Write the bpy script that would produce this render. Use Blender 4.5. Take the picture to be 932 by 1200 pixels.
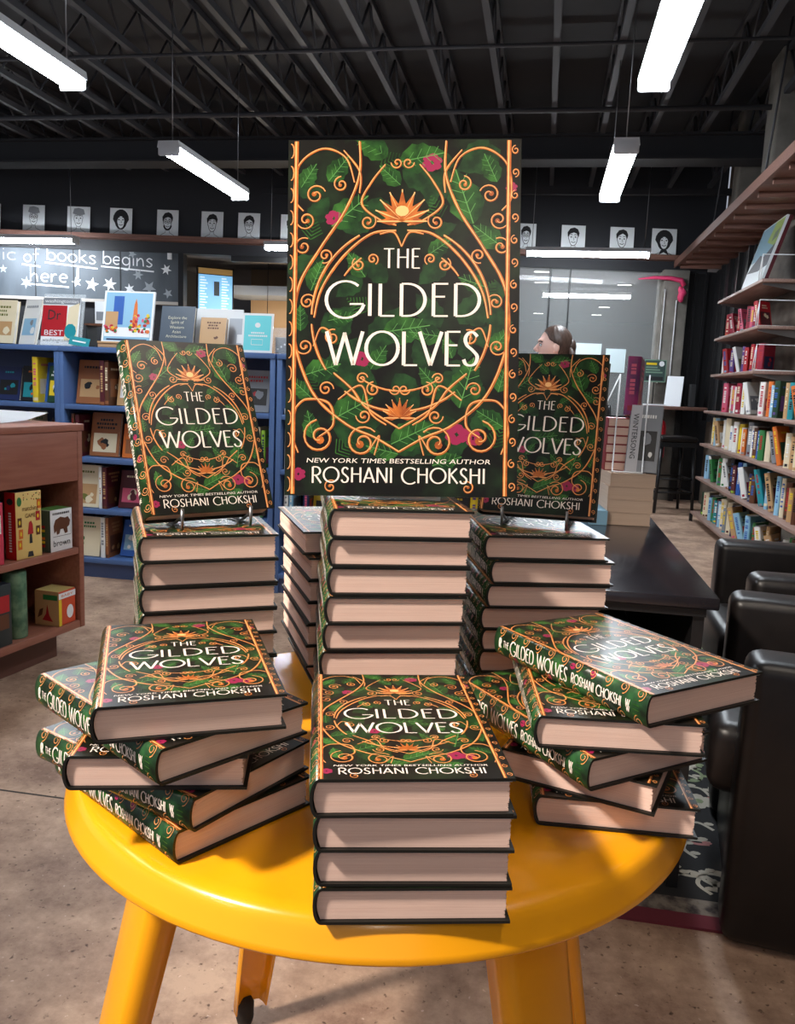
import bpy, bmesh, math, random
from mathutils import Vector, Matrix

for o in list(bpy.data.objects): bpy.data.objects.remove(o, do_unlink=True)
S = bpy.context.scene
COL = S.collection
PI = math.pi
R = math.radians
rnd = random.Random(7)

# ------------------------------------------------------------------ camera
cam_d = bpy.data.cameras.new('camera'); cam = bpy.data.objects.new('camera', cam_d); COL.objects.link(cam)
cam_d.sensor_fit = 'HORIZONTAL'; cam_d.sensor_width = 36; cam_d.lens = 36*960/932
cam_d.clip_start = 0.02; cam_d.clip_end = 200
yaw, pitch, roll = R(-9.6947), R(8.7687), R(2.4)
cf = Vector((math.sin(yaw)*math.cos(pitch), math.cos(yaw)*math.cos(pitch), -math.sin(pitch)))
r0 = Vector((math.cos(yaw), -math.sin(yaw), 0)); u0 = r0.cross(cf)
cr = r0*math.cos(roll)+u0*math.sin(roll); cu = -r0*math.sin(roll)+u0*math.cos(roll)
m = Matrix((cr, cu, -cf)).transposed().to_4x4(); m.translation = (0, 0, 1.2)
cam.matrix_world = m
S.camera = cam

# ------------------------------------------------------------------ world, exposure
w = bpy.data.worlds.new('world'); S.world = w; w.use_nodes = True
w.node_tree.nodes['Background'].inputs[0].default_value = (0.80, 0.86, 1.0, 1)
w.node_tree.nodes['Background'].inputs[1].default_value = 0.42
S.view_settings.view_transform = 'Standard'; S.view_settings.look = 'None'
S.view_settings.exposure = 0.0; S.view_settings.gamma = 1.0
S.view_settings.use_curve_mapping = False
LAMP = 78.0
# warm key light added for the table, unseen at left behind the camera
kd = bpy.data.lights.new('added_key_light', 'SPOT'); kd.shadow_soft_size = .13; kd.spot_size = R(44); kd.spot_blend = .8; kd.energy = 620; kd.color = (1.0, .88, .76)
key = bpy.data.objects.new('added_key_light', kd); COL.objects.link(key); key.location = (-1.75, -.50, 3.0)
key.rotation_euler = (Vector((-.12, 1.05, .95))-key.location).to_track_quat('-Z', 'Y').to_euler()

# ------------------------------------------------------------------ materials
MATS = {}
def mat(name, col, rough=.6, metal=0, spec=.5, emit=0, alpha=1, trans=0, noise=None, bump=0, coat=0):
    if name in MATS: return MATS[name]
    mt = bpy.data.materials.new(name); mt.use_nodes = True; MATS[name] = mt
    nt = mt.node_tree; b = nt.nodes['Principled BSDF']
    c = (*col, 1)
    b.inputs['Base Color'].default_value = c; b.inputs['Roughness'].default_value = rough
    b.inputs['Metallic'].default_value = metal; b.inputs['Specular IOR Level'].default_value = spec
    b.inputs['Coat Weight'].default_value = coat; b.inputs['Coat Roughness'].default_value = .12
    if emit: b.inputs['Emission Color'].default_value = c; b.inputs['Emission Strength'].default_value = emit
    if trans: b.inputs['Transmission Weight'].default_value = trans
    if alpha < 1: b.inputs['Alpha'].default_value = alpha
    if noise:   # (col2, scale, (sx,sy,sz), lo, hi)
        c2, sc, sv, lo, hi = noise
        tc = nt.nodes.new('ShaderNodeTexCoord'); mp = nt.nodes.new('ShaderNodeMapping'); mp.inputs['Scale'].default_value = sv
        nz = nt.nodes.new('ShaderNodeTexNoise'); nz.inputs['Scale'].default_value = sc; nz.inputs['Detail'].default_value = 5
        rp = nt.nodes.new('ShaderNodeValToRGB')
        rp.color_ramp.elements[0].position = lo; rp.color_ramp.elements[0].color = c
        rp.color_ramp.elements[1].position = hi; rp.color_ramp.elements[1].color = (*c2, 1)
        L = nt.links.new
        L(tc.outputs['Object'], mp.inputs[0]); L(mp.outputs[0], nz.inputs['Vector']); L(nz.outputs[0], rp.inputs[0]); L(rp.outputs[0], b.inputs['Base Color'])
        if bump:
            bp = nt.nodes.new('ShaderNodeBump'); bp.inputs['Strength'].default_value = bump; bp.inputs['Distance'].default_value = .01
            L(nz.outputs[0], bp.inputs['Height']); L(bp.outputs[0], b.inputs['Normal'])
    return mt
def lin(r, g, b):
    f = lambda v: (v/255/12.92 if v/255 < .04045 else ((v/255+.055)/1.055)**2.4)
    return (f(r), f(g), f(b))
def pm(r, g, b, rough=.5, **k):
    return mat('paint_%d_%d_%d_%d' % (r, g, b, int(rough*100)), lin(r, g, b), rough, **k)

M_YEL = mat('yellow_enamel', (.95, .40, .006), .26, spec=.5, coat=.25)
M_RUB = mat('black_rubber', (.01, .01, .01), .7)
M_JAC = mat('jacket_art_ground', (.005, .0045, .003), .30, spec=.3, noise=((.012, .026, .010), 26, (1, 1, 1), .45, .75))
M_SPN = mat('jacket_spine_green', (.010, .022, .011), .30, noise=((.03, .13, .035), 45, (1, 1, 1), .42, .68), spec=.5)
M_LF1 = mat('printed_leaf_green', (.008, .038, .006), .30, noise=((.038, .15, .022), 45, (1, 1, 1), .4, .66), spec=.35)
M_LF2 = mat('printed_leaf_dark', (.006, .022, .006), .30, noise=((.015, .06, .014), 60, (1, 1, 1), .4, .66), spec=.35)
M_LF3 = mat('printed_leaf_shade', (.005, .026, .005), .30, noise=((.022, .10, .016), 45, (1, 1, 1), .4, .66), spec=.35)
M_LFV = mat('printed_leaf_vein', (.10, .30, .07), .30, spec=.5)
M_PNK = mat('printed_petal_pink', (.30, .012, .07), .30, spec=.5)
M_GLD = mat('printed_gilt', (.33, .070, .008), .30, noise=((.62, .17, .022), 70, (1, 1, 1), .4, .65), spec=.5)
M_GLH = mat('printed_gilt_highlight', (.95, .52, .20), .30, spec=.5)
M_CRM = mat('printed_cream_letter', (.92, .82, .74), .35)
M_BRD = mat('black_board', (.006, .007, .006), .45)
M_PAG = mat('page_edges', (.80, .55, .46), .85, spec=.15, noise=((.92, .68, .58), 3, (2, 2, 900), .35, .65), bump=.12)
M_FLP = mat('jacket_flap_paper', (.80, .74, .68), .6)
M_STEEL = mat('wire_steel', (.30, .30, .31), .3, metal=.9)
M_WIREW = mat('white_wire', (.75, .75, .76), .35)
M_WHITE = mat('white_card', (.80, .82, .83), .6)
M_PAPER = mat('white_paper', (.82, .85, .88), .7)

# ------------------------------------------------------------------ mesh builder
class MB:
    def __init__(s, mats): s.bm = bmesh.new(); s.mats = mats if isinstance(mats, (list, tuple)) else [mats]
    def poly(s, pts, mi=0):
        vs = [s.bm.verts.new(p) for p in pts]; f = s.bm.faces.new(vs); f.material_index = mi; return f
    def box(s, a, b, mi=0, M=None, bev=0, seg=2):
        x0, y0, z0 = a; x1, y1, z1 = b
        P = [(x0,y0,z0),(x1,y0,z0),(x1,y1,z0),(x0,y1,z0),(x0,y0,z1),(x1,y0,z1),(x1,y1,z1),(x0,y1,z1)]
        vs = [s.bm.verts.new(p) for p in P]
        fs = [s.bm.faces.new([vs[i] for i in q]) for q in ((0,3,2,1),(4,5,6,7),(0,1,5,4),(1,2,6,5),(2,3,7,6),(3,0,4,7))]
        for f in fs: f.material_index = mi
        if bev:
            es = list({e for f in fs for e in f.edges})
            r = bmesh.ops.bevel(s.bm, geom=es, offset=bev, segments=seg, profile=.5, affect='EDGES')
            vs = list({v for f in r['faces'] for v in f.verts} | {v for v in vs if v.is_valid})
            for f in {f for v in vs for f in v.link_faces}: f.material_index = mi; f.smooth = True
        if M is not None:
            for v in vs: v.co = M @ v.co
        return vs
    def extr(s, prof, y0, y1, mi=0, axis='y', smooth=False, caps=True):
        def pt(p, t): return (p[0], t, p[1]) if axis == 'y' else ((t, p[0], p[1]) if axis == 'x' else (p[0], p[1], t))
        A = [s.bm.verts.new(pt(p, y0)) for p in prof]; B = [s.bm.verts.new(pt(p, y1)) for p in prof]; n = len(prof)
        for i in range(n):
            f = s.bm.faces.new((A[i], A[(i+1) % n], B[(i+1) % n], B[i])); f.material_index = mi; f.smooth = smooth
        if caps:
            for q in (A[::-1], B):
                f = s.bm.faces.new(q); f.material_index = mi
        return A+B
    def tube(s, pts, r, mi=0, n=6, caps=True):
        pts = [Vector(p) for p in pts]; rings = []
        rs = r if isinstance(r, (list, tuple)) else [r]*len(pts)
        prev = None
        for i, p in enumerate(pts):
            d = (pts[min(i+1, len(pts)-1)]-pts[max(i-1, 0)]).normalized()
            if prev is None:
                a = Vector((0, 0, 1)) if abs(d.z) < .9 else Vector((1, 0, 0)); u = d.cross(a).normalized()
            else: u = (prev-d*prev.dot(d)).normalized()
            prev = u; v = d.cross(u)
            rings.append([s.bm.verts.new(p+(u*math.cos(2*PI*k/n)+v*math.sin(2*PI*k/n))*rs[i]) for k in range(n)])
        for a, b in zip(rings, rings[1:]):
            for k in range(n):
                f = s.bm.faces.new((a[k], a[(k+1) % n], b[(k+1) % n], b[k])); f.material_index = mi; f.smooth = True
        if caps:
            for q in (rings[0][::-1], rings[-1]): f = s.bm.faces.new(q); f.material_index = mi
    def lathe(s, prof, n=32, mi=0, c=(0, 0, 0), smooth=True):
        rings = []
        for r, z in prof:
            if r < 1e-6: rings.append([s.bm.verts.new((c[0], c[1], c[2]+z))])
            else: rings.append([s.bm.verts.new((c[0]+r*math.cos(2*PI*k/n), c[1]+r*math.sin(2*PI*k/n), c[2]+z)) for k in range(n)])
        for a, b in zip(rings, rings[1:]):
            for k in range(n):
                k2 = (k+1) % n
                if len(a) == 1 and len(b) == 1: continue
                q = [a[0], b[k2], b[k]] if len(a) == 1 else ([a[k], a[k2], b[0]] if len(b) == 1 else [a[k], a[k2], b[k2], b[k]])
                f = s.bm.faces.new(q); f.material_index = mi; f.smooth = smooth
    def ell(s, c, r, mi=0, n=12, m=8, fn=None):
        c = Vector(c); prof = []
        rings = []
        for j in range(m+1):
            t = PI*j/m; ring = []
            for k in range(1 if j in (0, m) else n):
                a = 2*PI*k/n
                p = Vector((math.sin(t)*math.cos(a), math.sin(t)*math.sin(a), math.cos(t)))
                q = Vector((p.x*r[0], p.y*r[1], p.z*r[2]))
                if fn: q = fn(q)
                ring.append(s.bm.verts.new(c+q))
            rings.append(ring)
        for a, b in zip(rings, rings[1:]):
            for k in range(n):
                k2 = (k+1) % n
                q = [a[0], b[k], b[k2]] if len(a) == 1 else ([a[k], b[0], a[k2]] if len(b) == 1 else [a[k], b[k], b[k2], a[k2]])
                f = s.bm.faces.new(q); f.material_index = mi; f.smooth = True
    def ribbon(s, pts, wid, fmap, h, mi=0):
        """flat strip along a 2-D polyline; wid a number or f(i, n, direction)"""
        n = len(pts); prev = None
        for i, p in enumerate(pts):
            a = pts[max(i-1, 0)]; b = pts[min(i+1, n-1)]
            dx, dy = b[0]-a[0], b[1]-a[1]; l = math.hypot(dx, dy) or 1e-9; dx /= l; dy /= l
            ww = wid(i, n, (dx, dy)) if callable(wid) else wid
            q = [s.bm.verts.new(fmap(p[0]-dy*ww/2, p[1]+dx*ww/2, h)), s.bm.verts.new(fmap(p[0]+dy*ww/2, p[1]-dx*ww/2, h))]
            if prev:
                f = s.bm.faces.new((prev[0], prev[1], q[1], q[0])); f.material_index = mi
            prev = q
    def fpoly(s, pts, fmap, h, mi=0): return s.poly([fmap(x, y, h) for x, y in pts], mi)
    def text(s, body, size, fmap, h, mi=0, cx=0, cy=0, width=None, shear=0, bold=0):
        cu = bpy.data.curves.new('t', 'FONT'); cu.body = body; cu.size = size; cu.shear = shear; cu.offset = bold; cu.resolution_u = 2
        cu.align_x = 'CENTER'; cu.align_y = 'CENTER'
        ob = bpy.data.objects.new('t', cu); COL.objects.link(ob)
        me = bpy.data.meshes.new_from_object(ob.evaluated_get(bpy.context.evaluated_depsgraph_get()))
        bpy.data.objects.remove(ob); bpy.data.curves.remove(cu)
        if me.vertices:
            xs = [v.co.x for v in me.vertices]; sx = 1
            if width: sx = width/max(1e-6, max(xs)-min(xs))
            mx = (max(xs)+min(xs))/2
            ys = [v.co.y for v in me.vertices]; my = (max(ys)+min(ys))/2
            vs = [s.bm.verts.new(fmap(cx+(v.co.x-mx)*sx, cy+v.co.y-my, h)) for v in me.vertices]
            for p in me.polygons:
                try: f = s.bm.faces.new([vs[i] for i in p.vertices]); f.material_index = mi
                except ValueError: pass
        bpy.data.meshes.remove(me)
    def mesh(s, name):
        me = bpy.data.meshes.new(name); s.bm.normal_update(); s.bm.to_mesh(me); s.bm.free()
        for x in s.mats: me.materials.append(x)
        return me
    def build(s, name, parent=None, loc=(0, 0, 0), rz=0):
        o = bpy.data.objects.new(name, s.mesh(name)); COL.objects.link(o)
        o.location = loc; o.rotation_euler = (0, 0, rz)
        if parent: o.parent = parent
        return o

def tag(o, label, cat, group=None, kind=None):
    if label: o['label'] = label
    if cat: o['category'] = cat
    if group: o['group'] = group
    if kind: o['kind'] = kind
    return o
def struct(o, label=None): o['kind'] = 'structure'; o['category'] = 'structure'; o['label'] = label or o.name.replace('_', ' '); return o
def thing(name, label, cat, loc=(0, 0, 0), rz=0, group=None):
    o = bpy.data.objects.new(name, None); COL.objects.link(o); o.empty_display_size = .05
    o.location = loc; o.rotation_euler = (0, 0, rz); return tag(o, label, cat, group)
def copy_tree(o, parent=None):
    c = o.copy(); COL.objects.link(c)
    if parent: c.parent = parent
    for ch in list(o.children): copy_tree(ch, c)
    return c

# ------------------------------------------------------------------ 2-D drawing helpers
def cat(pts, n=8):
    out = []
    P = [pts[0]]+list(pts)+[pts[-1]]
    for i in range(1, len(P)-2):
        p0, p1, p2, p3 = P[i-1], P[i], P[i+1], P[i+2]
        for k in range(n):
            t = k/n
            out.append(tuple(.5*((2*p1[j])+(-p0[j]+p2[j])*t+(2*p0[j]-5*p1[j]+4*p2[j]-p3[j])*t*t+(-p0[j]+3*p1[j]-3*p2[j]+p3[j])*t**3) for j in (0, 1)))
    out.append(tuple(pts[-1])); return out
def arc(cx, cy, rx, ry, a0, a1, n=20): return [(cx+rx*math.cos(R(a0+(a1-a0)*i/n)), cy+ry*math.sin(R(a0+(a1-a0)*i/n))) for i in range(n+1)]
def spiral(cx, cy, r0, r1, a0, turns, asp=1, n=None):
    n = n or int(14*abs(turns)+6)
    return [(cx+(r0+(r1-r0)*i/n)*math.cos(R(a0)+2*PI*turns*i/n), cy+asp*(r0+(r1-r0)*i/n)*math.sin(R(a0)+2*PI*turns*i/n)) for i in range(n+1)]

# display capitals: strokes in a box of cap height 1; value = (advance, [polylines])
def _S(wd): return cat([(.86*wd, .86), (.62*wd, .98), (.34*wd, .97), (.13*wd, .80), (.24*wd, .60), (.58*wd, .45), (.86*wd, .27), (.74*wd, .06), (.42*wd, .0), (.16*wd, .05), (.04*wd, .18)], 4)
CAPS = {
 'T': (.56, [[(.28, 0), (.28, 1)], [(0, 1), (.56, 1)]]),
 'H': (.62, [[(.06, 0), (.06, 1)], [(.56, 0), (.56, 1)], [(.06, .56), (.56, .56)]]),
 'E': (.44, [[(.06, 0), (.06, 1)], [(.06, 1), (.44, 1)], [(.06, .6), (.36, .6)], [(.06, 0), (.44, 0)]]),
 'G': (.84, [arc(.46, .5, .44, .5, 48, 345, 22), [(.88, .38), (.56, .38)]]),
 'I': (.14, [[(.07, 0), (.07, 1)]]),
 'L': (.42, [[(.06, 0), (.06, 1)], [(.06, 0), (.44, 0)]]),
 'D': (.70, [[(.06, 0), (.06, 1)], [(.06, 1), (.22, 1)]+arc(.22, .5, .46, .5, 90, -90, 16)+[(.06, 0)]]),
 'W': (1.02, [[(0, 1), (.27, 0)], [(.27, 0), (.52, .96)], [(.50, .96), (.76, 0)], [(.76, 0), (1.02, 1)]]),
 'O': (.94, [arc(.47, .5, .45, .5, 0, 360, 26)]),
 'V': (.62, [[(0, 1), (.31, 0)], [(.31, 0), (.62, 1)]]),
 'S': (.44, [_S(.46)]),
 'R': (.52, [[(.06, 0), (.06, 1)], [(.06, 1), (.2, 1)]+arc(.22, .74, .25, .26, 90, -90, 12)+[(.06, .48)], [(.22, .48), (.52, 0)]]),
 'A': (.62, [[(0, 0), (.31, 1)], [(.31, 1), (.62, 0)], [(.12, .30), (.50, .30)]]),
 'N': (.66, [[(.06, 0), (.06, 1)], [(.06, 1), (.60, 0)], [(.60, 0), (.60, 1)]]),
 'C': (.74, [arc(.46, .5, .44, .5, 48, 312, 20)]),
 'K': (.54, [[(.06, 0), (.06, 1)], [(.50, 1), (.08, .52)], [(.14, .58), (.54, 0)]]),
}
def caps_width(t, sp=.12, big=1): return sum((CAPS[c][0]*(big if i == 0 or t[i-1] == ' ' else 1)+sp) if c != ' ' else .42 for i, c in enumerate(t))-sp
def caps(mb, t, x0, y0, hgt, fmap, h, mi, width=None, thick=.11, thin=.055, sp=.12, big=1.0):
    sx = hgt if width is None else width/caps_width(t, sp, big)
    x = x0
    for i, c in enumerate(t):
        if c == ' ': x += .42*sx; continue
        k = big if (i == 0 or t[i-1] == ' ') else 1
        adv, strokes = CAPS[c]
        for pl in strokes:
            pts = [(x+p[0]*sx*k, y0+(p[1]-(0 if k == 1 else .06))*hgt*k) for p in pl]
            if len(pts) == 2: pts = [(pts[0][0]+(pts[1][0]-pts[0][0])*j/6, pts[0][1]+(pts[1][1]-pts[0][1])*j/6) for j in range(7)]
            mb.ribbon(pts, lambda i, n, d: hgt*(thin+(thick-thin)*abs(d[1])**1.3), fmap, h, mi)
        x += (adv*k+sp)*sx
# handwriting, x-height .55
LOW = {
 'a': (.52, [arc(.24, .27, .22, .27, 40, 400, 14), [(.46, .54), (.46, .08), (.52, 0)]]),
 'b': (.50, [[(.06, 1.05), (.04, 0)], arc(.26, .26, .21, .26, 150, -170, 14)]),
 'c': (.44, [arc(.26, .27, .23, .27, 50, 310, 12)]),
 'e': (.46, [[(.05, .28), (.42, .30)]+arc(.24, .28, .20, .26, 8, 310, 14)]),
 'f': (.40, [cat([(.42, .95), (.30, 1.05), (.20, .85), (.16, .3), (.12, -.05)]), [(.02, .55), (.36, .58)]]),
 'g': (.50, [arc(.24, .28, .20, .26, 40, 400, 14), cat([(.44, .54), (.44, .0), (.34, -.3), (.08, -.28)])]),
 'h': (.50, [[(.06, 1.1), (.04, 0)], cat([(.05, .3), (.22, .52), (.36, .42), (.40, 0)])]),
 'i': (.20, [[(.10, .52), (.10, 0)], [(.10, .74), (.11, .80)]]),
 'k': (.46, [[(.06, 1.05), (.04, 0)], [(.38, .58), (.06, .26)], [(.12, .3), (.44, 0)]]),
 'm': (.74, [[(.05, .54), (.04, 0)], cat([(.05, .3), (.2, .52), (.32, .42), (.35, 0)]), cat([(.35, .3), (.5, .52), (.62, .42), (.66, 0)])]),
 'n': (.48, [[(.05, .54), (.04, 0)], cat([(.05, .3), (.22, .52), (.36, .42), (.40, 0)])]),
 'o': (.50, [arc(.25, .27, .22, .27, 90, 460, 14)]),
 'r': (.38, [[(.06, .54), (.05, 0)], cat([(.06, .28), (.18, .5), (.34, .5)])]),
 's': (.40, [cat([(.36, .48), (.2, .56), (.06, .44), (.2, .29), (.34, .14), (.2, 0), (.03, .06)])]),
 '!': (.20, [[(.12, 1.0), (.10, .28)]]),
}
def hand(mb, t, x0, y0, hgt, fmap, h, mi, width, wd=.10, slope=0):
    tot = sum(LOW[c][0]+.06 for c in t); sx = width/tot; x = 0
    for c in t:
        adv, st = LOW[c]
        for pl in st: mb.ribbon([(x0+x+p[0]*sx, y0+p[1]*hgt+slope*(x+p[0]*sx)) for p in pl], hgt*wd, fmap, h, mi)
        x += (adv+.06)*sx

# ------------------------------------------------------------------ cover art (drawn in u 0..1, v 0..1)
def cover_art(mb, W, H, fmap, h0, dh, gi=(0, 1, 2, 3, 4, 5, 6, 7), seed=3, fine=1.0):
    """gi: material indices leaf1, leaf2, vein, pink, gilt, gilt_hi, cream"""
    L1, L2, LV, PK, GD, GH, CR, L3 = gi
    rr = random.Random(seed)
    F = lambda u, v, h: fmap(u*W, v*H, h)       # u,v in metres inside: pass real metres to keep widths isotropic
    G = fmap
    def leaf(cx, cy, ln, an, mi, ribs, hh):
        ca, sa = math.cos(an), math.sin(an)
        def T(a, b): return (cx+ca*a-sa*b, cy+sa*a+ca*b)
        N = 9; up = []; dn = []
        for i in range(N+1):
            t = i/N; wv = ln*.30*math.sin(PI*t**.75)*(1+.10*math.sin(t*26))
            up.append(T(ln*(t-.5), wv)); dn.append(T(ln*(t-.5), -wv))
        pts = up+dn[::-1][1:-1]
        pts = [(min(max(p[0], .0015), W-.0015), min(max(p[1], .0015), H-.0015)) for p in pts]
        for i in range(N):
            md = [((up[j][0]+dn[j][0])/2, (up[j][1]+dn[j][1])/2) for j in (i, i+1)]
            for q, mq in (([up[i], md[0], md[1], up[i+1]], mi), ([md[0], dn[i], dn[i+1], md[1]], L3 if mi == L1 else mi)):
                q = [(min(max(p[0], .001), W-.001), min(max(p[1], .001), H-.001)) for p in q]
                mb.fpoly(q, G, hh, mq)
        if ribs:
            ok = lambda p: .002 < p[0] < W-.002 and .002 < p[1] < H-.002
            L = [T(-ln*.48, 0), T(ln*.48, 0)]
            if all(map(ok, L)): mb.ribbon(L, ln*.018, G, hh+dh*.5, LV)
            for t in (-.3, -.12, .06, .22):
                for sg in (-1, 1):
                    L = [T(ln*t, 0), T(ln*(t+.13), sg*ln*.20*(1-abs(t)))]
                    if all(map(ok, L)): mb.ribbon(L, ln*.010, G, hh+dh*.5, LV)
    hl = 0
    for i in range(46):
        leaf(rr.uniform(.06, .94)*W, rr.uniform(.13, .97)*H, rr.uniform(.10, .22)*W, rr.uniform(0, 2*PI), L2, False, h0+dh*(.1+.01*i))
    spots = [(.76, .84, .24, 1.9), (.58, .95, .20, .2), (.36, .98, .16, 2.6), (.27, .80, .20, .7), (.86, .73, .15, 2.5), (.13, .62, .14, 1.2),
             (.52, .47, .20, .15), (.60, .455, .14, 3.0), (.40, .39, .12, 1.0), (.16, .355, .16, .3), (.78, .32, .22, 1.3), (.29, .245, .20, .5),
             (.55, .175, .20, .45), (.88, .22, .13, 2.6), (.11, .20, .12, 1.8), (.92, .44, .12, .9), (.30, .65, .13, 2.2), (.70, .42, .10, 1.9), (.09, .90, .12, 1.0), (.44, .90, .12, 2.4), (.66, .70, .12, .6), (.87, .92, .13, 2.0), (.22, .92, .14, .9), (.06, .50, .11, 1.6), (.80, .60, .13, 2.8), (.24, .50, .12, .2), (.62, .33, .13, 2.3), (.42, .13, .14, 2.9), (.70, .10, .13, .3), (.07, .30, .12, 2.4), (.93, .33, .11, 1.3)]
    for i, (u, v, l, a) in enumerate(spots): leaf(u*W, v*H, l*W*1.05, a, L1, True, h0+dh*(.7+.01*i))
    # feathery fronds
    for u, v, a in [(.40, .93, .4), (.15, .30, 2.2), (.84, .55, 1.0), (.10, .72, 1.4), (.66, .78, 2.0), (.90, .14, 1.2), (.22, .12, .6), (.35, .52, 2.6)]:
        for k in range(7):
            t = k/6; px, py = u*W+math.cos(a)*t*.10*W, v*H+math.sin(a)*t*.10*W
            for sg in (-1, 1):
                q = (px+math.cos(a+sg*.9)*.055*W*(1.1-t), py+math.sin(a+sg*.9)*.055*W*(1.1-t))
                if .02*W < q[0] < .98*W and .02*H < q[1] < .98*H: mb.ribbon([(px, py), q], .004*W, G, h0+dh*.95, L1)
    # pink blossoms
    for u, v, r in [(.62, .935, .035), (.20, .78, .03), (.33, .385, .03), (.74, .175, .04), (.81, .165, .03), (.06, .06, .025), (.96, .865, .02)]:
        for k in range(6):
            a = k*PI/3+u*9; cx, cy = u*W+math.cos(a)*r*W*.7, v*H+math.sin(a)*r*W*.7
            if cx < .03*W or cx > .98*W: continue
            mb.fpoly(arc(cx, cy, r*W*.62, r*W*.45, 0, 330, 7), G, h0+dh*(1.05+.01*k), PK)
    # gilt work
    hg = h0+dh*1.3
    def gilt(pts, wd=.013, hi=True):
        n = len(pts)
        wd = wd*fine
        w1 = lambda i, n, d: W*wd*(.55+.45*math.sin(PI*(.1+.85*i/n)))
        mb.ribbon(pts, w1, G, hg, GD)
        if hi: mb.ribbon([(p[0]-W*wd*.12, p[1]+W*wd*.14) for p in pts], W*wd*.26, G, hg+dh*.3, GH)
    def both(uv, wd=.013, n=8):
        pts = cat([(u*W, v*H) for u, v in uv], n); gilt(pts, wd); gilt([(W-p[0]-.012*W, p[1]) for p in pts], wd)
    def curl(u, v, r, a, turns=1.35, wd=.010, mirror=True):
        pts = spiral(u*W, v*H, r*W, r*W*.18, a, turns); gilt(pts, wd)
        if mirror: gilt([(W-p[0]-.012*W, p[1]) for p in pts], wd)
        for q in ([pts[-1]] + ([(W-pts[-1][0]-.012*W, pts[-1][1])] if mirror else [])): mb.fpoly(arc(q[0], q[1], r*W*.24, r*W*.24, 0, 315, 7), G, hg+dh*.1, GD)
    # ring, broken behind the title
    for a0, a1 in ((118, 178), (2, 62), (184, 214), (326, 356), (232, 308)):
        gilt(arc(.494*W, .50*H, .385*W, .262*H, a0, a1, 18), .016)
    for a0, a1 in ((125, 145), (35, 55), (235, 305)):
        gilt(arc(.494*W, .50*H, .30*W, .205*H, a0, a1, 12), .011)
    both([(.68, 1.0-.005), (.68, .90), (.74, .80), (.84, .70), (.93, .60), (.955, .50), (.94, .40), (.86, .28), (.72, .20), (.60, .165), (.494, .125)], .017)
    both([(.42, .93), (.36, .88), (.32, .82), (.40, .775), (.47, .76)], .012)
    both([(.24, .97), (.31, .91), (.31, .85)], .012)
    both([(.47, .745), (.36, .735), (.24, .67), (.15, .58), (.12, .50)], .015)
    both([(.494, .70), (.46, .74), (.40, .735)], .010)
    both([(.76, .27), (.66, .31), (.62, .235), (.55, .20)], .012)
    both([(.78, .345), (.70, .30), (.64, .25), (.494, .19)], .014)
    both([(.87, .42), (.84, .47), (.80, .46), (.79, .43)], .010)
    both([(.95, .24), (.90, .27), (.80, .26), (.78, .20), (.84, .165)], .014)
    both([(.62, .13), (.58, .17), (.60, .115)], .010)
    both([(.93, .12), (.96, .18), (.94, .25)], .011)
    both([(.92, .80), (.96, .84), (.94, .93), (.84, .975), (.74, .95), (.70, .88)], .012)
    for u, v, r, a in [(.12, .845, .045, 20), (.08, .775, .042, 200), (.23, .875, .034, 90), (.07, .70, .04, 60), (.165, .675, .034, 250), (.31, .65, .030, 120), (.37, .665, .026, 300),
                       (.09, .545, .034, 40), (.08, .42, .036, 220), (.175, .30, .034, 0), (.38, .30, .032, 90), (.34, .225, .034, 180), (.20, .445, .036, 70), (.64, .77, .036, 140), (.33, .33, .026, 10)]:
        curl(u, v, r, a)
    curl(.15, .165, .075, 100, 1.5, .014); curl(.335, .15, .072, 40, 1.5, .013); curl(.475, .30, .026, 180, 1.2, .009); curl(.47, .935, .026, 180, 1.2, .009)
    curl(.20, .025, .03, 60, 1.2, .009)
    # blossoms of gilt
    for cu, cv, r in ((.494, .795, .105), (.494, .235, .066)):
        for ring, (n, l, lift) in enumerate(((9, 1.0, 0), (7, .72, .3))):
            for k in range(n):
                a = PI*(k+.0)/(n-1)*1.24-PI*.12; tip = (cu*W+math.cos(a)*r*W*l*1.1, cv*H+math.sin(a)*r*W*l*.95+.01*H*ring)
                bx, by = cu*W, cv*H-r*W*.35; nx, ny = -(tip[1]-by), tip[0]-bx; q = r*.16/math.hypot(nx, ny)*W
                mx, my = (bx+tip[0])/2, (by+tip[1])/2
                mb.fpoly([(bx, by), (mx-nx*q, my-ny*q), tip, (mx+nx*q, my+ny*q)], G, hg+dh*(.35+.02*k+.3*ring), GD)
                mb.ribbon([(bx, by), tip], r*W*.05, G, hg+dh*(.9+.3*ring), GH if ring == 0 else GD)
        mb.fpoly(arc(cu*W, cv*H+.005*H, r*W*.28, r*W*.22, 0, 330, 10), G, hg+dh*1.4, GH if r > .08 else GD)
    # gilt bars and borders
    for u in (.035, .948):
        mb.ribbon([(u*W, .004*H), (u*W, .996*H)], .018*W, G, hg+dh*.4, GD)
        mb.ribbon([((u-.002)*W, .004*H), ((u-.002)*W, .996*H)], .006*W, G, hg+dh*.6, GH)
    n = 16
    for k in range(n):
        v = (k+.5)/n*H
        gilt(spiral(.976*W, v, .017*W, .004*W, 90 if k % 2 else 270, 1.2, 1.15), .008)
        gilt(arc(.012*W, v, .013*W, .020*H, -90, 90, 6), .008)
    # writing
    ht = h0+dh*2.4
    caps(mb, 'THE', .418*W, .640*H, .054*H, G, ht, CR, width=.155*W, sp=.16)
    caps(mb, 'GILDED', .168*W, .506*H, .090*H, G, ht, CR, width=.665*W, big=1.15, sp=.14)
    caps(mb, 'WOLVES', .175*W, .368*H, .094*H, G, ht, CR, width=.655*W, sp=.08)
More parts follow.
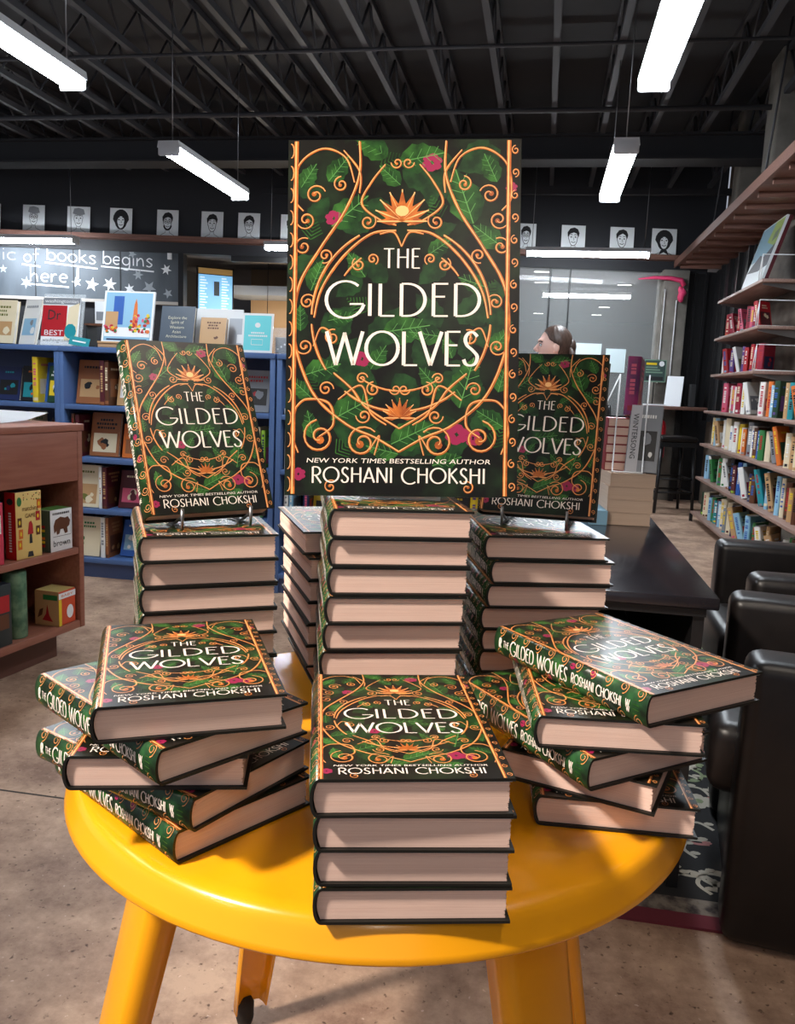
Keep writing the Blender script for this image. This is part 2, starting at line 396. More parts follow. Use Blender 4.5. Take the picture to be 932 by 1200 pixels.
    mb.text('NEW YORK TIMES BESTSELLING AUTHOR', .0185*H, G, ht, CR, cx=.49*W, cy=.099*H, width=.79*W, shear=.12)
    caps(mb, 'ROSHANI CHOKSHI', .118*W, .038*H, .042*H, G, ht, CR, width=.745*W, sp=.14, big=1.08, thick=.13, thin=.08)

# ------------------------------------------------------------------ the hardcover
BW, BH, BT = .165, .241, .0335
def spine_xz(t, off=0):
    """t 0 bottom .. 1 top over the rounded spine"""
    a = PI*(t-.5)
    return (-BW/2+.004-(.0075+off)*math.cos(a), BT/2+(BT/2+off)*math.sin(a))
def make_hardcover():
    root = thing('hardcover_book', '', 'book')
    mb = MB([M_JAC, M_LF1, M_LF2, M_LFV, M_PNK, M_GLD, M_GLH, M_CRM, M_SPN, M_BRD, M_LF3])
    # wrap profile (x,z): outside then inside
    out = [(BW/2, 0), (-BW/2+.004, 0)]+[spine_xz(t) for t in [i/12 for i in range(1, 12)]]+[(-BW/2+.004, BT), (BW/2, BT)]
    k = .0026
    inn = [(BW/2, BT-k), (-BW/2+.004, BT-k)]+[(-BW/2+.004-(.0075-k)*math.cos(PI*(t-.5)), BT/2+(BT/2-k)*math.sin(PI*(t-.5))) for t in [1-i/12 for i in range(1, 12)]]+[(-BW/2+.004, k), (BW/2, k)]
    y0, y1 = -BH/2, BH/2
    Ao = [[mb.bm.verts.new((x, y, z)) for x, z in out] for y in (y0, y1)]
    Ai = [[mb.bm.verts.new((x, y, z)) for x, z in inn] for y in (y0, y1)]
    n = len(out)
    for i in range(n-1):
        f = mb.bm.faces.new((Ao[0][i], Ao[0][i+1], Ao[1][i+1], Ao[1][i])); sp = 1 <= i < n-2; f.smooth = sp; f.material_index = 8 if sp else 0
        f = mb.bm.faces.new((Ai[0][i], Ai[0][i+1], Ai[1][i+1], Ai[1][i])); f.material_index = 9
        for e in (0, 1):
            j = n-1-i; q = (Ao[e][i], Ao[e][i+1], Ai[e][j-1], Ai[e][j])
            f = mb.bm.faces.new(q); f.material_index = 9
    for a, b in ((Ao[0][0], Ao[1][0]),):
        f = mb.bm.faces.new((Ao[0][0], Ao[1][0], Ai[1][n-1], Ai[0][n-1])); f.material_index = 9
        f = mb.bm.faces.new((Ao[0][n-1], Ao[1][n-1], Ai[1][0], Ai[0][0])); f.material_index = 9
    bmesh.ops.recalc_face_normals(mb.bm, faces=mb.bm.faces[:])
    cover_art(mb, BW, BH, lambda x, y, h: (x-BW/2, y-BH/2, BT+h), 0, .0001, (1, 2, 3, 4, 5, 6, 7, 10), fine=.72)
    # spine: a along the spine (0 top of book .. BH), b across (0 back .. 1 front)
    def sm(a, b, h):
        x, z = spine_xz(b/BT, h); return (x, BH/2-a, z)
    for i in range(26):
        a, b = rnd.uniform(.01, BH-.01), rnd.uniform(.006, BT-.006); an = rnd.uniform(0, 6.28); l = rnd.uniform(.006, .011)
        q = [(a+l*math.cos(an+t)*(1 if j % 2 == 0 else .4), b+.5*l*math.sin(an+t)*(1 if j % 2 == 0 else .5)) for j, t in enumerate((0, 1.57, 3.14, 4.71))]
        mb.fpoly(q, sm, .00008, 1 if i % 3 else 2)
    for a, b in ((.10, .008), (.165, .026), (.04, .007), (.135, .025)):
        mb.fpoly(arc(a, b, .004, .003, 0, 330, 7), sm, .00012, 4)
    nr = 11
    for kx in range(nr):
        for b, sg in ((.0055, 1), (BT-.0045, -1)):
            a = (kx+.5)/nr*BH
            pts = spiral(a, b+.0012*sg, .0058, .0016, 90*sg, 1.5); mb.ribbon(pts, .0009, sm, .00015, 5); mb.ribbon(pts, .0003, sm, .0002, 6)
    for b in (.0012, BT-.0008): mb.ribbon([(.001+i*(BH-.002)/20, b) for i in range(21)], .0008, sm, .00018, 5)
    # spine lettering reads downwards with its top towards the front cover
    hm = lambda a, b, h: sm(a, b, h)
    caps(mb, 'THE', .018, .0148, .0048, hm, .00035, 7, width=.010, thick=.15, thin=.10)
    caps(mb, 'GILDED WOLVES', .031, .0118, .0098, hm, .00035, 7, width=.098, thick=.16, thin=.10, big=1.1)
    caps(mb, 'ROSHANI CHOKSHI', .136, .0134, .0064, hm, .00035, 7, width=.072, thick=.19, thin=.13, big=1.08)
    caps(mb, 'W', .214, .0150, .0050, hm, .00035, 7, thick=.2, thin=.15)
    caps(mb, 'W', .2155, .0120, .0040, hm, .00036, 7, thick=.2, thin=.15)
    caps(mb, 'R', .010, .0135, .007, hm, .00035, 7, thick=.3, thin=.2)
    for q in ((.228, .0215), (.228, .0185), (.228, .0155), (.228, .0125)): mb.ribbon([(q[0]-.004, q[1]), (q[0]+.004, q[1])], .0006, sm, .0003, 1)
    jk = mb.build('jacket', root); 
    mb = MB([M_PAG])
    L = 30; zs = [.0030+(BT-.006)*i/L for i in range(L+1)]
    p = [(-BW/2+.0045-(.0045)*math.cos(PI*((z)/BT-.5)), z) for z in zs]
    q = []
    for i, z in enumerate(zs): q.append((BW/2-.0035-(.0022 if i % 2 else 0)*rnd.random()-.0007*rnd.random(), z))
    A = [[mb.bm.verts.new((x, y, z)) for x, z in p] for y in (-BH/2+.0035, BH/2-.0035)]
    B = [[mb.bm.verts.new((x, y, z)) for x, z in q] for y in (-BH/2+.0035, BH/2-.0035)]
    for i in range(L):
        for e in (0, 1): mb.bm.faces.new((A[e][i], B[e][i], B[e][i+1], A[e][i+1]))
        mb.bm.faces.new((B[0][i], B[1][i], B[1][i+1], B[0][i+1])); mb.bm.faces.new((A[0][i], A[1][i], A[1][i+1], A[0][i+1]))
    for i in (0, L): mb.bm.faces.new((A[0][i], B[0][i], B[1][i], A[1][i]))
    bmesh.ops.recalc_face_normals(mb.bm, faces=mb.bm.faces[:])
    mb.build('page_block', root)
    mb = MB([M_FLP]); mb.box((-.005, -BH/2+.0008, BT-.0034), (BW/2-.0028, BH/2-.0008, BT-.0027)); mb.build('jacket_flap', root)
    return root
HB = make_hardcover(); HB_used = [False]
def hardcover(x, y, z, deg, label, group=None, zs=1.0):
    o = HB if not HB_used[0] else copy_tree(HB); HB_used[0] = True
    o.location = (x, y, z); o.rotation_euler = (0, 0, R(deg)); o.scale = (1, 1, zs)
    o['label'] = label
    if group: o['group'] = group
    elif 'group' in o.keys(): del o['group']
    return o

# ------------------------------------------------------------------ room shell
def matfloor():
    mt = mat('stained_concrete', (.30, .2, .15), .52, spec=.35); nt = mt.node_tree; b = nt.nodes['Principled BSDF']; L = nt.links.new
    tc = nt.nodes.new('ShaderNodeTexCoord')
    n1 = nt.nodes.new('ShaderNodeTexNoise'); n1.inputs['Scale'].default_value = 2.6; n1.inputs['Detail'].default_value = 9; n1.inputs['Roughness'].default_value = .74
    r1 = nt.nodes.new('ShaderNodeValToRGB'); r1.color_ramp.elements[0].position = .38; r1.color_ramp.elements[0].color = (.22, .128, .088, 1); r1.color_ramp.elements[1].position = .62; r1.color_ramp.elements[1].color = (.58, .40, .285, 1)
    n2 = nt.nodes.new('ShaderNodeTexNoise'); n2.inputs['Scale'].default_value = 62; n2.inputs['Detail'].default_value = 3
    r2 = nt.nodes.new('ShaderNodeValToRGB'); r2.color_ramp.elements[0].position = .27; r2.color_ramp.elements[0].color = (.25, .2, .17, 1); r2.color_ramp.elements[1].position = .37; r2.color_ramp.elements[1].color = (1, 1, 1, 1)
    n3 = nt.nodes.new('ShaderNodeTexNoise'); n3.inputs['Scale'].default_value = 70; n3.inputs['Detail'].default_value = 2
    r3 = nt.nodes.new('ShaderNodeValToRGB'); r3.color_ramp.elements[0].position = .70; r3.color_ramp.elements[0].color = (0, 0, 0, 1); r3.color_ramp.elements[1].position = .76; r3.color_ramp.elements[1].color = (.22, .2, .19, 1)
    m1 = nt.nodes.new('ShaderNodeMix'); m1.data_type = 'RGBA'; m1.blend_type = 'MULTIPLY'; m1.inputs[0].default_value = 1
    m2 = nt.nodes.new('ShaderNodeMix'); m2.data_type = 'RGBA'; m2.blend_type = 'ADD'; m2.inputs[0].default_value = 1
    for n in (n1, n2, n3): L(tc.outputs['Object'], n.inputs['Vector'])
    L(n1.outputs[0], r1.inputs[0]); L(n2.outputs[0], r2.inputs[0]); L(n3.outputs[0], r3.inputs[0])
    L(r1.outputs[0], m1.inputs[6]); L(r2.outputs[0], m1.inputs[7]); L(m1.outputs[2], m2.inputs[6]); L(r3.outputs[0], m2.inputs[7]); L(m2.outputs[2], b.inputs['Base Color'])
    bp = nt.nodes.new('ShaderNodeBump'); bp.inputs['Strength'].default_value = .08; bp.inputs['Distance'].default_value = .01; L(n2.outputs[0], bp.inputs['Height']); L(bp.outputs[0], b.inputs['Normal'])
    return mt
M_FLOOR = matfloor()
M_DARK = mat('dark_ceiling_paint', (.020, .021, .025), .7)
M_JOIST = mat('dark_joist_paint', (.050, .052, .060), .6)
M_BLKW = mat('black_wall_paint', (.017, .018, .022), .6)
M_WOODR = mat('red_brown_ledge_wood', (.16, .075, .055), .5, noise=((.24, .12, .09), 6, (1, 14, 14), .35, .7))
M_WOODL = mat('brown_laminate_wood', (.27, .095, .060), .42, noise=((.34, .135, .088), 5, (14, 1, 12), .35, .7))
M_WOODS = mat('grey_brown_shelf_wood', (.25, .15, .12), .5, noise=((.34, .22, .18), 5, (14, 1, 12), .35, .7))
M_CONC = mat('grey_concrete', (.15, .14, .12), .8, noise=((.26, .24, .21), 5, (1, 1, 1), .35, .7), bump=.15)
M_BRICK = mat('brown_block_wall', (.10, .075, .055), .8, noise=((.20, .155, .12), 4, (1, 1, 2), .35, .7), bump=.2)
M_SLATE = mat('chalkboard_slate', (.065, .08, .095), .55, noise=((.12, .14, .165), 3, (1, 1, .4), .35, .7))
M_CHALK = mat('white_chalk', (.85, .88, .9), .8)
M_CHALKD = mat('faded_chalk', (.36, .40, .44), .8)
M_GLASS = mat('partition_glass', (.9, .95, .95), .02, alpha=.12, spec=.5)
M_BLKM = mat('black_metal', (.010, .010, .011), .35)
M_TAN = mat('tan_plaster', (.45, .30, .17), .7)
M_GREYC = mat('grey_ceiling_tile', (.20, .195, .20), .8)
M_GREYW = mat('grey_plaster', (.085, .08, .075), .8)
M_TUBE = mat('lit_diffuser', (.86, .93, 1.0), .5, emit=LAMP)
M_STRIP = mat('lit_strip', (.95, .95, .9), .5, emit=6)
M_LAMPB = mat('lamp_housing', (.62, .64, .66), .4)

b = MB(M_FLOOR); b.box((-9, -3.5, -.1), (4, 19, 0)); struct(b.build('floor'))
# saw-cut joint in the concrete
b = MB(mat('floor_joint', (.05, .04, .035), .9)); b.box((-4, 1.985, 0), (-.62, 1.992, .0006)); struct(b.build('trim_1'))
# ceiling
b = MB(M_DARK); b.box((-9, -3.5, 3.85), (4, 10.2, 3.95)); struct(b.build('ceiling'))
jx = [-.938+.432*i for i in range(-17, 7)]
j0 = None
for x in jx:
    if j0 is None:
        b = MB(M_JOIST)
        b.box((-.022, 0, 3.50), (.022, 10.0, 3.545)); b.box((-.022, 0, 3.80), (.022, 10.0, 3.845))
        for k in range(20):
            ya, yb = k*.5, k*.5+.25; 
            b.tube([(0, ya, 3.82), (0, yb, 3.53)], .011, n=4); b.tube([(0, yb, 3.53), (0, yb+.25, 3.82)], .011, n=4)
        j0 = b.build('ceiling_joist', loc=(x, 0, 0)); o = j0
    else:
        o = j0.copy(); COL.objects.link(o); o.location.x = x
    struct(o, 'dark open web ceiling joist'); o['group'] = 'ceiling joists'
for i, x in enumerate(jx[:-1]):
    b = MB(M_JOIST)
    for yy in (4.4,):
        b.box((x, yy, 3.52), (x+.432, yy+.025, 3.545), M=None)
        b.tube([(x, yy, 3.53), (x+.216, yy, 3.82)], .010, n=4); b.tube([(x+.432, yy, 3.53), (x+.216, yy, 3.82)], .010, n=4)
    o = b.build('joist_bridging'); struct(o, 'cross bracing between dark joists'); o['group'] = 'joist bracing'
b = MB(M_DARK); b.box((-9, 8.0, 3.30), (4, 8.16, 3.50)); b.box((-9, 7.94, 3.285), (4, 8.22, 3.305)); b.box((-9, 7.94, 3.49), (4, 8.22, 3.51)); struct(b.build('ceiling_beam'))
b = MB(M_JOIST); b.tube([(-9, 7.2, 3.47), (4, 7.2, 3.47)], .022, n=8); struct(b.build('conduit_pipe'))
b = MB(M_JOIST); b.tube([(-9, 5.95, 3.49), (4, 5.95, 3.49)], .013, n=8); struct(b.build('conduit_pipe'))
b = MB(M_DARK); b.box((-9, 9.35, 3.30), (4, 9.42, 3.36)); struct(b.build('ceiling_beam'))
# back wall: local frame turned 8.53 degrees, x along the wall, +y away from the room
BY = R(8.53); B0 = (0, 9.85, 0)
def bw(b, name, label=None): return struct(b.build(name, loc=B0, rz=BY), label)
def bpt(s, z, d=0): return (s*math.cos(BY)-d*math.sin(BY), 9.85+s*math.sin(BY)+d*math.cos(BY), z)
b = MB(M_BLKW); b.box((-9, 0, 2.70), (1.9, .25, 3.85)); bw(b, 'wall_back')
b = MB(M_WOODR); b.box((-9, -.16, 2.72), (1.6, .0, 2.772)); bw(b, 'picture_ledge', 'red-brown ledge carrying the row of portraits')
b = MB(M_BLKW); b.box((-9, -.03, 2.60), (1.75, .10, 2.72)); bw(b, 'trim_2')
b = MB(M_SLATE); b.box((-9, 0, 2.05), (-4.31, .06, 2.60)); bw(b, 'chalkboard', 'dark slate chalkboard wall under the ledge')
# chalk frame seams
for s_ in (-6.9, -6.0, -5.55, -5.0): 
    b = MB(M_BLKW); b.box((s_, -.004, 2.05), (s_+.012, .001, 2.60)); bw(b, 'trim_3')
b = MB(mat('pale_rail', (.5, .46, .42), .5)); b.box((-9, -.05, 2.015), (-4.31, .06, 2.05)); bw(b, 'trim_4')
b = MB(M_BLKW); b.box((-9, 0, 0), (-4.31, .06, 2.015)); bw(b, 'wall_left_of_opening')
b = MB(M_BLKM); b.box((-4.31, -.03, 0), (-4.25, .12, 2.60)); bw(b, 'door_1', 'dark frame of the opening')
b = MB(M_BLKM); b.box((-3.05, -.01, 2.50), (-.4, .1, 2.60)); b.box((-3.70, -.01, 2.54), (-3.05, .1, 2.60)); bw(b, 'trim_5')
b = MB(M_GREYW); b.box((-2.55, 0, 0), (-.5, .1, 2.60)); bw(b, 'wall_back_centre')
# glass partition
b = MB(M_BLKM); b.box((-.5, -.02, 0), (-.45, .08, 2.6)); b.box((-.02, .0, .95), (-.005, .05, 2.6)); b.box((.205, 0, .95), (.217, .05, 2.6)); b.box((-.45, 0, .9), (1.27, .06, .96)); bw(b, 'window_frame_1', 'thin black frame of the glass partition')
b = MB(M_GLASS); b.box((-.45, .02, .96), (1.27, .026, 2.6)); bw(b, 'window_1', 'clear glass partition')
b = MB(M_GREYW); b.box((-.45, 0, 0), (1.27, .06, .9)); bw(b, 'wall_under_glass')
b = MB(M_CONC); b.box((1.24, -.12, 0), (1.53, .14, 2.62), bev=.01); bw(b, 'pillar', 'grey concrete pillar at the back corner')
b = MB(M_BLKM); b.box((1.53, -.02, 0), (2.0, .05, 2.62))
for q in (1.62, 1.74): b.box((q, -.04, .9), (q+.03, -.02, 2.6))
bw(b, 'window_2', 'dark window beside the pillar')
# room beyond
b = MB(M_GREYC); b.box((-2.4, 10.35, 2.72), (4, 19, 2.8)); struct(b.build('ceiling_beyond'))
b = MB(M_GREYC); b.box((-9, 10.0, 2.72), (-2.4, 19, 2.8)); struct(b.build('ceiling_far_left'))
b = MB(M_GREYW); b.box((-9, 18.6, 0), (4, 18.7, 2.75)); struct(b.build('wall_far'))
b = MB(M_BLKM); b.box((-1.0, 16.2, 0), (.55, 16.3, 1.95)); struct(b.build('wall_far_dark'))
b = MB(M_TAN); b.box((-4.15, 11.3, 0), (-1.6, 11.4, 2.75)); struct(b.build('wall_tan'))
b = MB(M_GREYW); b.box((-5.3, 10.5, 0), (-5.2, 13, 2.75)); struct(b.build('wall_far_left'))
b = MB(mat('pale_bulkhead', (.5, .55, .62), .6)); b.box((-4.3, 10.6, 2.3), (-1.8, 11.3, 2.42)); struct(b.build('trim_6'))
for i, (x, y) in enumerate([(-.134, 10.95), (-.137, 12.0), (1.027, 10.55), (1.0, 12.1), (.956, 13.6), (.938, 15.2), (.897, 16.7), (-.217, 16.7)]):
    b = MB([M_GREYC, M_STRIP]); b.box((-.11, -.05, -.01), (.11, .05, 0), 0); b.poly([(-.09, -.035, -.0105), (.09, -.035, -.0105), (.09, .035, -.0105), (-.09, .035, -.0105)], 1)
    tag(b.build('ceiling_downlight', loc=(x, y, 2.72)), 'small lit recessed downlight in the grey ceiling beyond the glass, %s' % ('first of the left row', 'second of the left row', 'first of the right row', 'second of the right row', 'third of the right row', 'fourth of the right row', 'farthest of the right row', 'farthest of the left row')[i], 'light', 'downlights beyond the glass')
# right wall
b = MB(M_BRICK); b.box((1.85, -3.5, 0), (2.05, 9.9, 3.85)); struct(b.build('wall_right'))
b = MB(M_CONC)
for k in range(9): b.box((1.64+.03*(k % 2), 5.1, .0+k*.42), (1.86, 5.85, .41+k*.42), bev=.02)
struct(b.build('stone_pier', ), 'rough grey-brown stone pier on the right wall')
b = MB(M_BLKM); b.box((1.80, 8.15, .95), (1.86, 9.9, 2.6))
for q in (8.2, 8.6, 9.0, 9.4): b.box((1.76, q, .95), (1.80, q+.05, 2.6))
struct(b.build('window_3'), 'dark window at the far end of the right wall')
b = MB([M_WOODR, M_BLKM])
b.box((1.36, 2.2, 2.66), (1.86, 9.95, 2.70))
for k in range(20):
    yy = 2.6+k*.38; b.box((1.40, yy, 2.62), (1.85, yy+.035, 2.66))
b.box((1.345, 2.2, 2.64), (1.36, 9.95, 2.715))
struct(b.build('overhead_ledge'), 'long wooden ledge high on the right wall')
b = MB(M_JOIST)
for yy in (6.4, 8.2): b.tube([(1.42, yy, 2.7), (1.5, yy, 3.8)], .008)
struct(b.build('ledge_hanger'), 'thin hanger rods holding the overhead ledge')
b = MB(M_CONC); b.box((1.6, 7.0, 3.0), (1.85, 7.35, 3.85), bev=.02); b.box((1.62, 8.3, 2.75), (1.85, 8.55, 3.85), bev=.02); struct(b.build('wall_right_pier'))

# ------------------------------------------------------------------ lamps
def make_lamp():
    t = thing('ceiling_light', '', 'light')      # axis along y, length 1.25, origin at the middle of the underside
    L = 1.25
    b = MB([M_LAMPB]); pr = [(-.075, .045), (.075, .045), (.068, .085), (-.068, .085)]
    b.extr(pr, -L/2, L/2, 0)
    for e in (-1, 1): b.box((-.072, e*L/2-(.02 if e > 0 else 0)-.001, -.004), (.072, e*L/2+(.02 if e < 0 else 0)+.001, .082), 0, bev=.012)
    b.build('housing', t)
    b = MB([M_TUBE]); pr = [(.068*math.cos(PI+PI*i/10), .045+.045*math.sin(PI+PI*i/10)) for i in range(11)]
    b.extr(pr, -L/2+.02, L/2-.02, 0, smooth=True); b.build('diffuser', t)
    for e in (-1, 1):
        b = MB(M_STEEL); b.tube([(0, e*(L/2-.06), .08), (0, e*(L/2-.06), 1.2)], .0035, n=5); b.build('hanging_cable', t)
    return t
LP = make_lamp(); first = True
for x, y, z, rz, lab in [(-2.40, 3.36, 2.58, 0, 'long pendant lamp cut by the left edge near the top of the photo'),
                         (-2.42, 5.70, 2.57, 0, 'pendant lamp above the standing books on the left, tilted in view'),
                         (.40, 3.52, 2.58, 0, 'large pendant lamp nearest the top right, running out of the frame'),
                         (.37, 5.72, 2.57, 0, 'short looking pendant lamp on the right, above the seated poster corner'),
                         (.34, 8.92, 2.585, PI/2, 'pendant lamp seen broadside in front of the glass partition'),
                         (-5.76, 8.52, 2.58, PI/2, 'pendant lamp seen broadside in front of the chalkboard'),
                         (-2.42, 8.72, 2.575, PI/2, 'pendant lamp half hidden behind the big cover poster'),
                         (.50, 12.35, 2.55, PI/2, 'stand-in lamp behind the glass for a pendant lamp reflected in it'),  # built lamp in place of the cross lamp's reflection in the glass
                         (-2.41, .8, 2.58, 0, 'dimmed fill lamp added to the left row beside the camera'), (.40, .8, 2.58, 0, 'dimmed fill lamp added to the right row beside the camera'),
                         (-2.41, -1.5, 2.58, 0, 'dimmed fill lamp added to the left row behind the camera'), (.40, -1.5, 2.58, 0, 'dimmed fill lamp added to the right row behind the camera')]:
    o = LP if first else copy_tree(LP); first = False
    o.location = (x, y, z); o.rotation_euler = (0, 0, rz); o['label'] = lab; o['group'] = 'pendant fluorescent lamps'
    if 'dimmed' in lab:  # unseen warm lamps added to fill the foreground with light
        for c_ in o.children:
            if c_.name.startswith('diffuser'): c_.material_slots[0].link = 'OBJECT'; c_.material_slots[0].material = mat('fill_diffuser', (1.0, .88, .76), .5, emit=24)

# ------------------------------------------------------------------ portraits on the ledge
M_INK = mat('ink', (.02, .02, .022), .8); M_GREYP = mat('pencil_grey', (.33, .34, .36), .8)
PS = [(-6.108, -5.857, 'pale cap and glasses'), (-5.592, -5.33, 'faint hat'), (-5.098, -4.843, 'long black hair'), (-4.554, -4.308, 'short hair, glasses and beard'), (-4.042, -3.793, 'smooth short hair'), (-3.619, -3.369, 'tousled hair and glasses'), (-3.129, -2.93, 'wavy parting and raised hand'),
      (-.445, -.218, 'glasses, half hidden by the poster'), (.071, .34, 'flat black cap of hair'), (.621, .89, 'swept fringe'), (1.092, 1.37, 'dark bobbed hair and collar'), (-6.62, -6.37, 'dark beard, cut by the left edge'), (-2.66, -2.40, 'curly hair, beside the poster edge')]
for i, (s0, s1, d) in enumerate(PS):
    rr = random.Random(i*5+1); W_ = s1-s0 if s1-s0 > .22 else .26; H_ = .305; 
    b = MB([mat('sketch_paper', (.93, .96, .97), .7), M_INK, M_GREYP]); b.box((0, 0, 0), (W_, .008, H_), 0)
    f = lambda x, y, h: (x*W_, -h, y*H_)
    cx, cy, hw, hh = .5, .52, .20, .27
    def egg(k0=1, dy=0): return [(cx+hw*k0*math.cos(a)*(1 if math.sin(a) > 0 else .86), cy+dy+hh*k0*math.sin(a)) for a in [2*PI*j/22 for j in range(23)]]
    style = i % 5 if 'long' not in d and 'bob' not in d else 9
    if style == 9:
        b.fpoly([(cx+.36*math.cos(a)*(1 if math.sin(a) > -.2 else .8), cy+.06+.36*math.sin(a)*1.05) for a in [2*PI*j/18 for j in range(18)]], f, .0005, 1); b.fpoly(egg(.82, -.04)[:-1], f, .001, 0)
    elif d.startswith(('pale', 'faint')):
        b.fpoly([(.24, .74), (.30, .92), (.5, .95), (.72, .90), (.78, .72), (.5, .66)], f, .0005, 2)
    else:
        hair = [(cx-.23, cy+.05), (cx-.25, cy+.22), (cx-.14, cy+.36), (cx+.04, cy+.40), (cx+.18, cy+.34), (cx+.25, cy+.2), (cx+.22, cy+.05), (cx+.17, cy+.17), (cx+.02, cy+.20+.05*rr.random()), (cx-.13, cy+.17)]
        b.fpoly(hair, f, .0005, 1)
    e = egg(); b.ribbon(e, .022, f, .0015, 1 if not d.startswith(('pale', 'faint')) else 2)
    for sx in (-.09, .09):
        b.fpoly(arc(cx+sx, cy+.05, .035, .024, 0, 320, 8), f, .002, 1); b.ribbon(arc(cx+sx, cy+.11, .06, .03, 150, 30, 6), .02, f, .002, 1)
        if 'glasses' in d: b.ribbon(arc(cx+sx, cy+.05, .08, .06, 0, 360, 12), .016, f, .0025, 1)
    b.ribbon([(cx, cy+.03), (cx+.035, cy-.06), (cx-.01, cy-.07)], .014, f, .002, 1)
    b.ribbon(arc(cx, cy-.10, .09, .05, 200, 340, 8), .022, f, .002, 1)
    if 'beard' in d: b.ribbon(arc(cx, cy-.06, .17, .19, 190, 350, 12), .07, f, .0018, 1)
    b.ribbon([(cx-.08, cy-.26), (cx-.10, cy-.36), (cx-.32, cy-.46)], .014, f, .002, 1); b.ribbon([(cx+.08, cy-.26), (cx+.10, cy-.36), (cx+.32, cy-.46)], .014, f, .002, 1)
    if 'collar' in d: b.fpoly([(cx-.2, .04), (cx, .14), (cx+.2, .04), (cx+.12, .22), (cx-.12, .22)], f, .0022, 1)
    o = b.build('portrait_drawing', loc=bpt(s0, 2.773, -.05), rz=BY); o.rotation_euler[0] = R(-6)
    tag(o, 'caricature sketch on the high ledge, face with ' + d, 'drawing', 'portrait sketches on the ledge')

# chalk writing and stars
fm = lambda x, y, h: (x, -h, y)
for nm, txt, s0, z0, hg, wd, sl, mi in [('of', 'of', -6.13, 2.445, .155, .20, .0, 0), ('magic', 'magic', -6.86, 2.46, .155, .66, 0, 1), ('books', 'books', -5.86, 2.475, .165, .60, -.05, 0), ('begins', 'begins', -5.20, 2.455, .165, .60, -.03, 0), ('here !', 'here', -6.06, 2.225, .17, .46, 0, 0)]:
    b = MB([M_CHALKD if mi else M_CHALK]); hand(b, txt, s0, z0, hg, fm, .003, 0, wd, wd=.085, slope=sl)
    if txt in ('books', 'begins', 'of', 'here'): b.ribbon([(s0-.02, z0-.03), (s0+wd, z0-.03+sl*wd-.02)], .017, fm, .003)
    if txt == 'here': hand(b, '!', s0+.54, z0, hg, fm, .003, 0, .06, wd=.14)
    tag(b.build('chalk_lettering', loc=B0, rz=BY), 'white handwritten word "%s" on the chalkboard' % txt, 'writing', 'chalk words')
for i, (s_, z_, r_, fd) in enumerate([(-6.37, 2.353, .05, 1), (-6.102, 2.209, .075, 1), (-5.33, 2.215, .085, 0), (-5.12, 2.225, .085, 0), (-4.854, 2.575, .055, 1), (-4.786, 2.346, .065, 1), (-4.657, 2.205, .085, 1), (-4.457, 2.416, .065, 0), (-4.437, 2.147, .06, 1), (-4.887, 2.18, .065, 0), (-5.508, 2.235, .06, 0)]):
    b = MB([M_CHALKD if fd else M_CHALK]); n = 6 if i % 2 else 5
    b.fpoly([(s_+r_*(1 if k % 2 == 0 else .42)*math.sin(PI*k/n+.1*i), z_+r_*(1 if k % 2 == 0 else .42)*math.cos(PI*k/n+.1*i)) for k in range(2*n)], fm, .0035)
    tag(b.build('chalk_star', loc=B0, rz=BY), '%s white chalk star %s' % (('bright', 'faded')[fd], ['at the left edge of the board', 'left of the word here', 'right of the exclamation mark', 'above the city painting', 'above the word begins', 'right under the middle of begins', 'lowest under the end of begins', 'nearest the opening, upper', 'nearest the opening, lower', 'just over the city painting top', 'forming the dot of the exclamation mark'][i]), 'star', 'chalk stars')
b = MB(M_WHITE); b.box((-4.44, -.02, 2.53), (-4.39, 0, 2.62), bev=.003); tag(b.build('wall_sensor', loc=B0, rz=BY), 'small white box fixed beside the chalkboard corner', 'sensor')
# ------------------------------------------------------------------ the yellow table
TC = (-.179, .99)
tab = thing('round_table', 'round yellow enamelled metal table carrying the book display', 'table', (TC[0], TC[1], 0))
b = MB(M_YEL)
pr = [(0, .75), (.352, .75), (.360, .7492), (.3655, .7475), (.3695, .744), (.3725, .738), (.375, .731), (.379, .722), (.3815, .716), (.3800, .7135), (.375, .716), (.369, .73), (.360, .742), (0, .7435)]
b.lathe(pr, 96); b.build('tabletop', tab)
b = MB(M_YEL); b.lathe([(.26, .7435), (.275, .7435), (.275, .68), (.26, .68), (.26, .7435)], 48); b.build('apron_ring', tab)
for deg in (132, 221, 314.5, 43.5):
    lg = MB(M_YEL); a = R(deg); d = Vector((math.cos(a), math.sin(a), 0)); t = Vector((-d.y, d.x, 0))
    def sec(z):
        k = z/.72; rr_ = .452+(.287-.452)*k; wd = .029+(.047-.029)*k; dp = .026+.012*k
        c = d*rr_+Vector((0, 0, z)); th = .0022
        o_ = [(-wd, -dp), (-wd*.98, -.012), (-wd*.86, -.002), (-wd*.7, 0), (-wd*.2, .002), (wd*.2, .002), (wd*.7, 0), (wd*.86, -.002), (wd*.98, -.012), (wd, -dp)]
        i_ = [(p[0]*.93, p[1]-(th if abs(p[1]) < dp-.001 else 0)) for p in o_][::-1]
        return [c+t*p[0]+d*p[1] for p in o_+i_]
    prev = None
    for z in [.045+.675*i/10 for i in range(11)]:
        r_ = [lg.bm.verts.new(p) for p in sec(z)]
        if prev:
            for i in range(len(r_)):
                j = (i+1) % len(r_); f = lg.bm.faces.new((prev[i], prev[j], r_[j], r_[i])); f.smooth = True
        else: lg.bm.faces.new(r_[::-1])
        prev = r_
    lg.bm.faces.new(prev); bmesh.ops.recalc_face_normals(lg.bm, faces=lg.bm.faces[:])
    L_ = lg.build('leg', tab)
    ft = MB(M_RUB); p = d*.447; ft.lathe([(0, .0), (.014, 0), (.017, .012), (.017, .04), (.012, .058), (0, .06)], 14, c=(p.x, p.y, 0)); ft.build('foot', L_)

